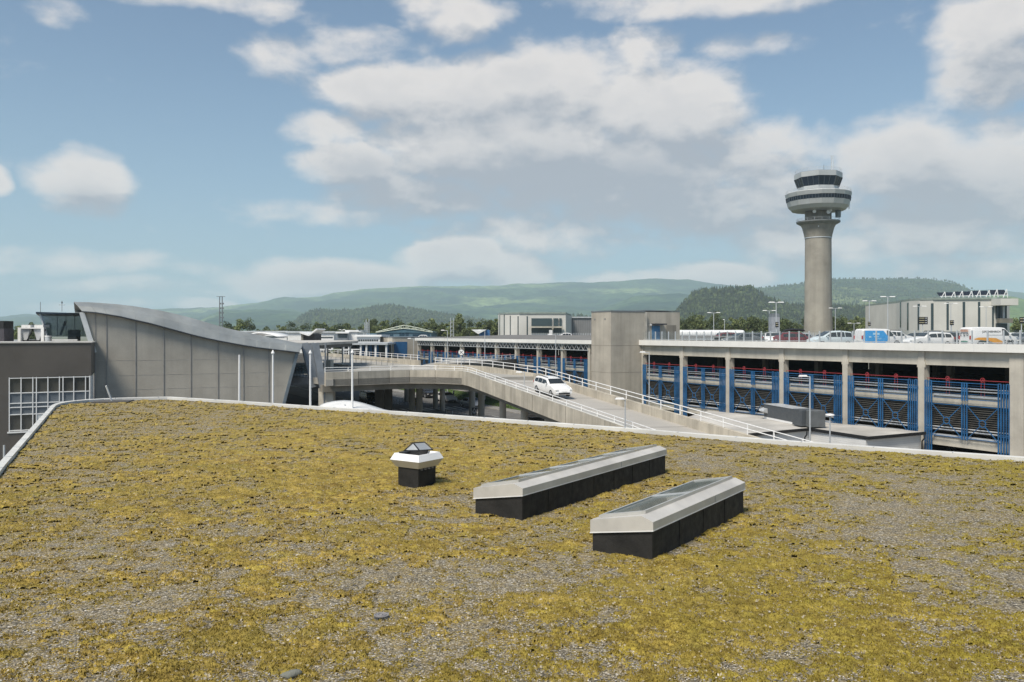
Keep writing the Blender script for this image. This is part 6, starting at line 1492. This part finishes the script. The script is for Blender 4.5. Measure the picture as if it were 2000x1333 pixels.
for px, py, Y, lab in ((1394,611.5,175,'double armed lamp on the deck above the white corridor'),(1502.5,607.5,170,'double armed lamp just left of the lift cabin'),(1516,591.5,120,'tall double armed lamp in front of the lift cabin'),(1631.5,602.5,185,'double armed lamp just right of the control tower shaft'),
    (1698,588.5,150,'tall double armed lamp midway between control tower and office block'),(1734,580.5,130,'tallest double armed lamp left of the panelled office block'),(1857,593.5,165,'double armed lamp in front of the panelled office wall'),(1796,599,170,'double armed lamp in front of the left office slits'),(1926,600,168,'double armed lamp before the right end of the office block'),(1668,632,190,'short double armed lamp behind the small blue wrapped van')):
    lamp(px, py, Y, zd, lab, arm=.012*Y*.45, double=True, r=.075, head=(.9,.3), grp='double armed lamps on the garage deck')
def gl_lamp(px, py, Y, zb, lab, side=-1, **k): return lamp(px, py, Y, zb, lab, side=side, **k)
gl_lamp(874, 646, 140, 0, 'thin lamp post in front of the lattice truss, nearest the concrete block')
gl_lamp(947, 646, 132, 0, 'thin lamp post in front of the lattice truss below the sail roofed shed')
gl_lamp(1085.5, 654.5, 112, 0, 'thin lamp post before the far garage close to the concrete stair tower')
gl_lamp(808, 662, 150, 0, 'thin lamp post at the corner of the low concrete block')
gl_lamp(1024, 728, 79.6, ramp_near(6).z-1, 'low lamp post fixed to the near side of the ramp left of the moving car', arm=.5, r=.045)
gl_lamp(1221, 780.5, 55.0, 2.5, 'low lamp post by the lower ramp above the roof edge', arm=.35, r=.05)
gl_lamp(1268, 689, 88, 0, 'lamp post standing in front of the first blue screen beside the stair tower', side=-1, arm=.7)
gl_lamp(1582, 736, 60.5, 0, 'tall lamp post in front of the rooftop ventilation unit', arm=.5)
def mushroom(px, py, Y, lab):
    z = Zp(py, Y); t = thing('park_lamp', lab, 'lamp', (X(px,Y), Y, 0))
    m = MB(); m.cyl((0,0,0),(0,0,z-.1), .05, n=10); m.build('post', galv, t); m = MB(); m.lathe([(.06,z-.16),(.10,z-.10),(.30,z-.02),(.27,z+.06),(.05,z+.10)], 20); m.build('shade', white_metal, t, smooth=50)
mushroom(1621, 811, 56, 'short lamp with a white mushroom shade before the low white building')
for px, py, h_, lab in ((886,770,1.6,'bollard light on the grass beside the white street car'),):
    g_ = G(px, py+12); t = thing('bollard_lamp', lab, 'lamp', (g_.x,g_.y,0)); m = MB(); m.cyl((0,0,0),(0,0,1.2), .12, n=10); m.build('post', galv_dark, t); m = MB(); m.cyl((0,0,1.202),(0,0,1.5), .13, n=10); m.build('lamp_head', white_metal, t)
for px, y0, y1, Y, lab in ((429,580,650,300,'left mast of the twin masts behind the curved roof'),(434,580,650,300,'right mast of the twin masts behind the curved roof')):
    t = thing('radio_mast', lab, 'mast', (X(px,Y),Y,0), group='twin masts'); m = MB(); m.cyl((0,0,0),(0,0,Zp(y0,Y)), .28, .18, n=8); m.build('pole', galv_dark, t)
    m = MB(); m.bar((-1.1,0,Zp(y0,Y)+.05),(1.1,0,Zp(y0,Y)+.05), .15)
    for k in range(4): m.box(.15,.55,-.2,.2,Zp(595+k*9,Y),Zp(592+k*9,Y))
    m.build('antenna_rack', galv_dark, t)
def lattice(px, y0, Y, lab, w=1.1):
    t = thing('lattice_mast', lab, 'mast', (X(px,Y),Y,0), group='lattice masts'); h = Zp(y0,Y); m = MB()
    for sx in (-1,1):
        for sy in (-1,1): m.cyl((sx*w/2,sy*w/2,0),(sx*w/2.6,sy*w/2.6,h), .07, n=5)
    k = 0; z = 0
    while z < h-1.2: m.cyl((-w/2,-w/2,z),(w/2,-w/2,z+1.2), .045, n=4); m.cyl((w/2,-w/2,z),(-w/2,-w/2,z+1.2), .045, n=4); m.cyl((-w/2,w/2,z),(-w/2,-w/2,z+1.2), .04, n=4); z += 1.2
    m.build('lattice', galv, t)
lattice(718, 624, 255, 'lattice mast left of the blue hall'); lattice(883, 621, 250, 'lattice mast in the tree belt right of the blue hall'); lattice(715, 630, 280, 'thinner lattice mast just left of the blue hall')
gl_lamp(625, 646, 190, 0, 'thin white lamp post right of the V roofed pavilion'); gl_lamp(710, 649, 195, 0, 'thin lamp post left of the blue hall wing')
for px, py in ((668,645),(702,646)):
    lamp(px, py, 205, 0, f'small double lamp {"above the dark roof cabin" if px==668 else "right of the small white block"}', arm=.5, double=True, grp='double armed lamps behind the forecourt')
def sign(px, y0, y1, w, h, Y, zb, lab, rows_=3, back=black, double=True):
    t = thing('information_sign', lab, 'sign', (X(px,Y),Y,zb)); zt = Zp(y0,Y)-zb; zl = Zp(y1,Y)-zb
    m = MB(); m.cyl((0,0,0),(0,0,zt), .07, n=8); m.build('post', galv, t); m = MB(); m.box(-w/2,w/2,-.16,-.075,zl,zt); p = m.build('panel', back, t)
    yel = mat('sign_yellow_bar', (.55,.5,.32), .5); bl = mat('sign_white_bar', (.6,.62,.66), .5)
    for k in range(rows_):
        z = zt-(k+.55)*(zt-zl)/(rows_+.3); q = MB(); q.box(-w*.40, w*.15, -.172, -.161, z-.05, z+.05); q.build('legend_bar', yel, p); q = MB(); q.box(w*.25, w*.40, -.172, -.161, z-.07, z+.07); q.build('arrow_mark', bl, p)
sign(1802, 619.5, 634, 1.55, 1.2, 140, zd, 'black information panel with three lines in front of the left office slits')
sign(1858.5, 626, 635.5, .65, .9, 140, zd, 'small black bay sign on a lamp post before the office block', 2)
sign(1517, 629.5, 639.5, .45, .9, 119.6, zd, 'small black bay sign on the lamp post at the lift cabin', 2)
sign(1502.5, 629.5, 635.5, .4, .8, 169, zd, 'tiny bay sign on the post left of the lift cabin', 1)
sign(1697.5, 629, 637, .5, .8, 149, zd, 'tiny bay sign on the lamp post above the blue wrapped van', 2)
sign(1995, 620, 632, .7, 1.0, 120, zd, 'small bay sign on a post at the far right edge', 2)
lamp(1415, 625, 165, zd, 'short camera pole on the deck above the white corridor', arm=.15, head=(.3,.25), r=.06, grp='poles on the garage deck')
# round prohibition sign on the deck barrier
t = thing('round_sign', 'round white sign with a dark rim and cross beside the upper barrier', 'sign', (X(901,101),101,KZ)); zc_ = Zp(688.5,101)-KZ
m = MB(); m.cyl((0,0,-.2),(0,0,zc_), .05, n=8); m.build('post', galv, t); m = MB(); m.cyl((0,-.06,zc_),(0,-.09,zc_), .40, n=28); m.build('rim', black, t); m = MB(); m.cyl((0,-.092,zc_),(0,-.10,zc_), .34, n=28); f_ = m.build('face', white_metal, t)
m = MB(); m.bar((-.2,-.108,zc_-.2),(.2,-.108,zc_+.2), .05, .012, up=(0,1,0)); m.bar((-.2,-.122,zc_+.2),(.2,-.122,zc_-.2), .05, .012, up=(0,1,0)); m.build('cross', black, f_)
# black warning panel with a white triangle
Ys2 = 98; t = thing('warning_sign', 'black panel with a white warning triangle on a post between two pillars', 'sign', (X(926.5,Ys2),Ys2,0)); zc_ = Zp(803.5,Ys2)
m = MB(); m.cyl((0,0,0),(0,0,zc_), .05, n=8); m.build('post', galv, t); m = MB(); m.box(-.27,.27,-.10,-.055,zc_-.42,zc_+.42); p = m.build('panel', black, t)
m = MB()
tri = [(-.2,zc_-.10),(.2,zc_-.10),(0,zc_+.32)]
for i in range(3): a, b = tri[i], tri[(i+1)%3]; m.bar((a[0],-.115-.004*i,a[1]),(b[0],-.115-.004*i,b[1]), .08, .012, up=(0,1,0))
m.build('triangle', white_metal, p); m = MB(); m.box(-.17,.17,-.112,-.101,zc_-.26,zc_-.18); m.build('legend_bar', mat('sign_white_bar', (.6,.62,.66), .5), p)
# yellow and black marker between pillars, notice on a pillar
g_ = G(811.5, 798); m = MB(); m.box(-.22,.22,-.03,0,.4,1.5); t = thing('marker_board', 'yellow and black striped marker board between two pillars', 'marker board', (g_.x,g_.y,0)); m.build('board', striped('hazard_stripes', (.5,.36,.03), (.02,.02,.02), 2, .35, .5), t); m = MB(); m.bar((0,0,0),(0,0,.4), .06); m.build('post', galv_dark, t)
# pedestrian railing along the street
for (pa, pb, lab) in (((872,815.5),(921,824),'grey pedestrian railing on the near kerb before the warning sign'),((768,789),(793,792),'grey pedestrian railing under the elevated road between pillars')):
    a, b = G(*pa), G(*pb); t = thing('street_railing', lab, 'railing', (0,0,0)); m = MB(); m.cyl(a+Vector((0,0,1.0)), b+Vector((0,0,1.0)), .03, n=6); m.cyl(a+Vector((0,0,.5)), b+Vector((0,0,.5)), .02, n=6); m.build('rail', galv, t)
    n = max(4, int((b-a).length/1.6)); pm_ = MB(); pm_.cyl((0,0,0),(0,0,1.0), .03, n=6); pme = pm_.mesh('post', galv)
    for k in range(n+1): o = link(bpy.data.objects.new('post', pme), t); o.location = a+(b-a)*(k/n)
# wall behind the road at the garage foot
m = MB(); m.cyl((0,0,0),(0,0,H-Zp(0,1)*0 - 9.0), .05, n=6)
p_ = Vector((X(8,60),60,0)); m = MB(); m.cyl(p_, p_+Vector((0,0,Zp(870,60))), .07, n=8); o = m.build('vent_pipe', galv); tag(o, 'thin grey pipe standing at the far left below the brown wall', 'pipe')

# ------------------------------------------------------------------ haze
hz = MB(); hz.box(-9500, 9500, -300, 11500, -3, 560)
hm = bpy.data.materials.new('haze_air'); hm.use_nodes = True; nt = hm.node_tree; nt.nodes.clear(); ou = nt.nodes.new('ShaderNodeOutputMaterial'); pv_ = nt.nodes.new('ShaderNodeVolumePrincipled')
pv_.inputs['Color'].default_value = (.72,.90,1.0,1); pv_.inputs['Density'].default_value = .00011; pv_.inputs['Anisotropy'].default_value = .0; nt.links.new(pv_.outputs[0], ou.inputs['Volume'])
tag(hz.build('haze', hm), 'thin blue summer haze over the valley', kind='stuff')
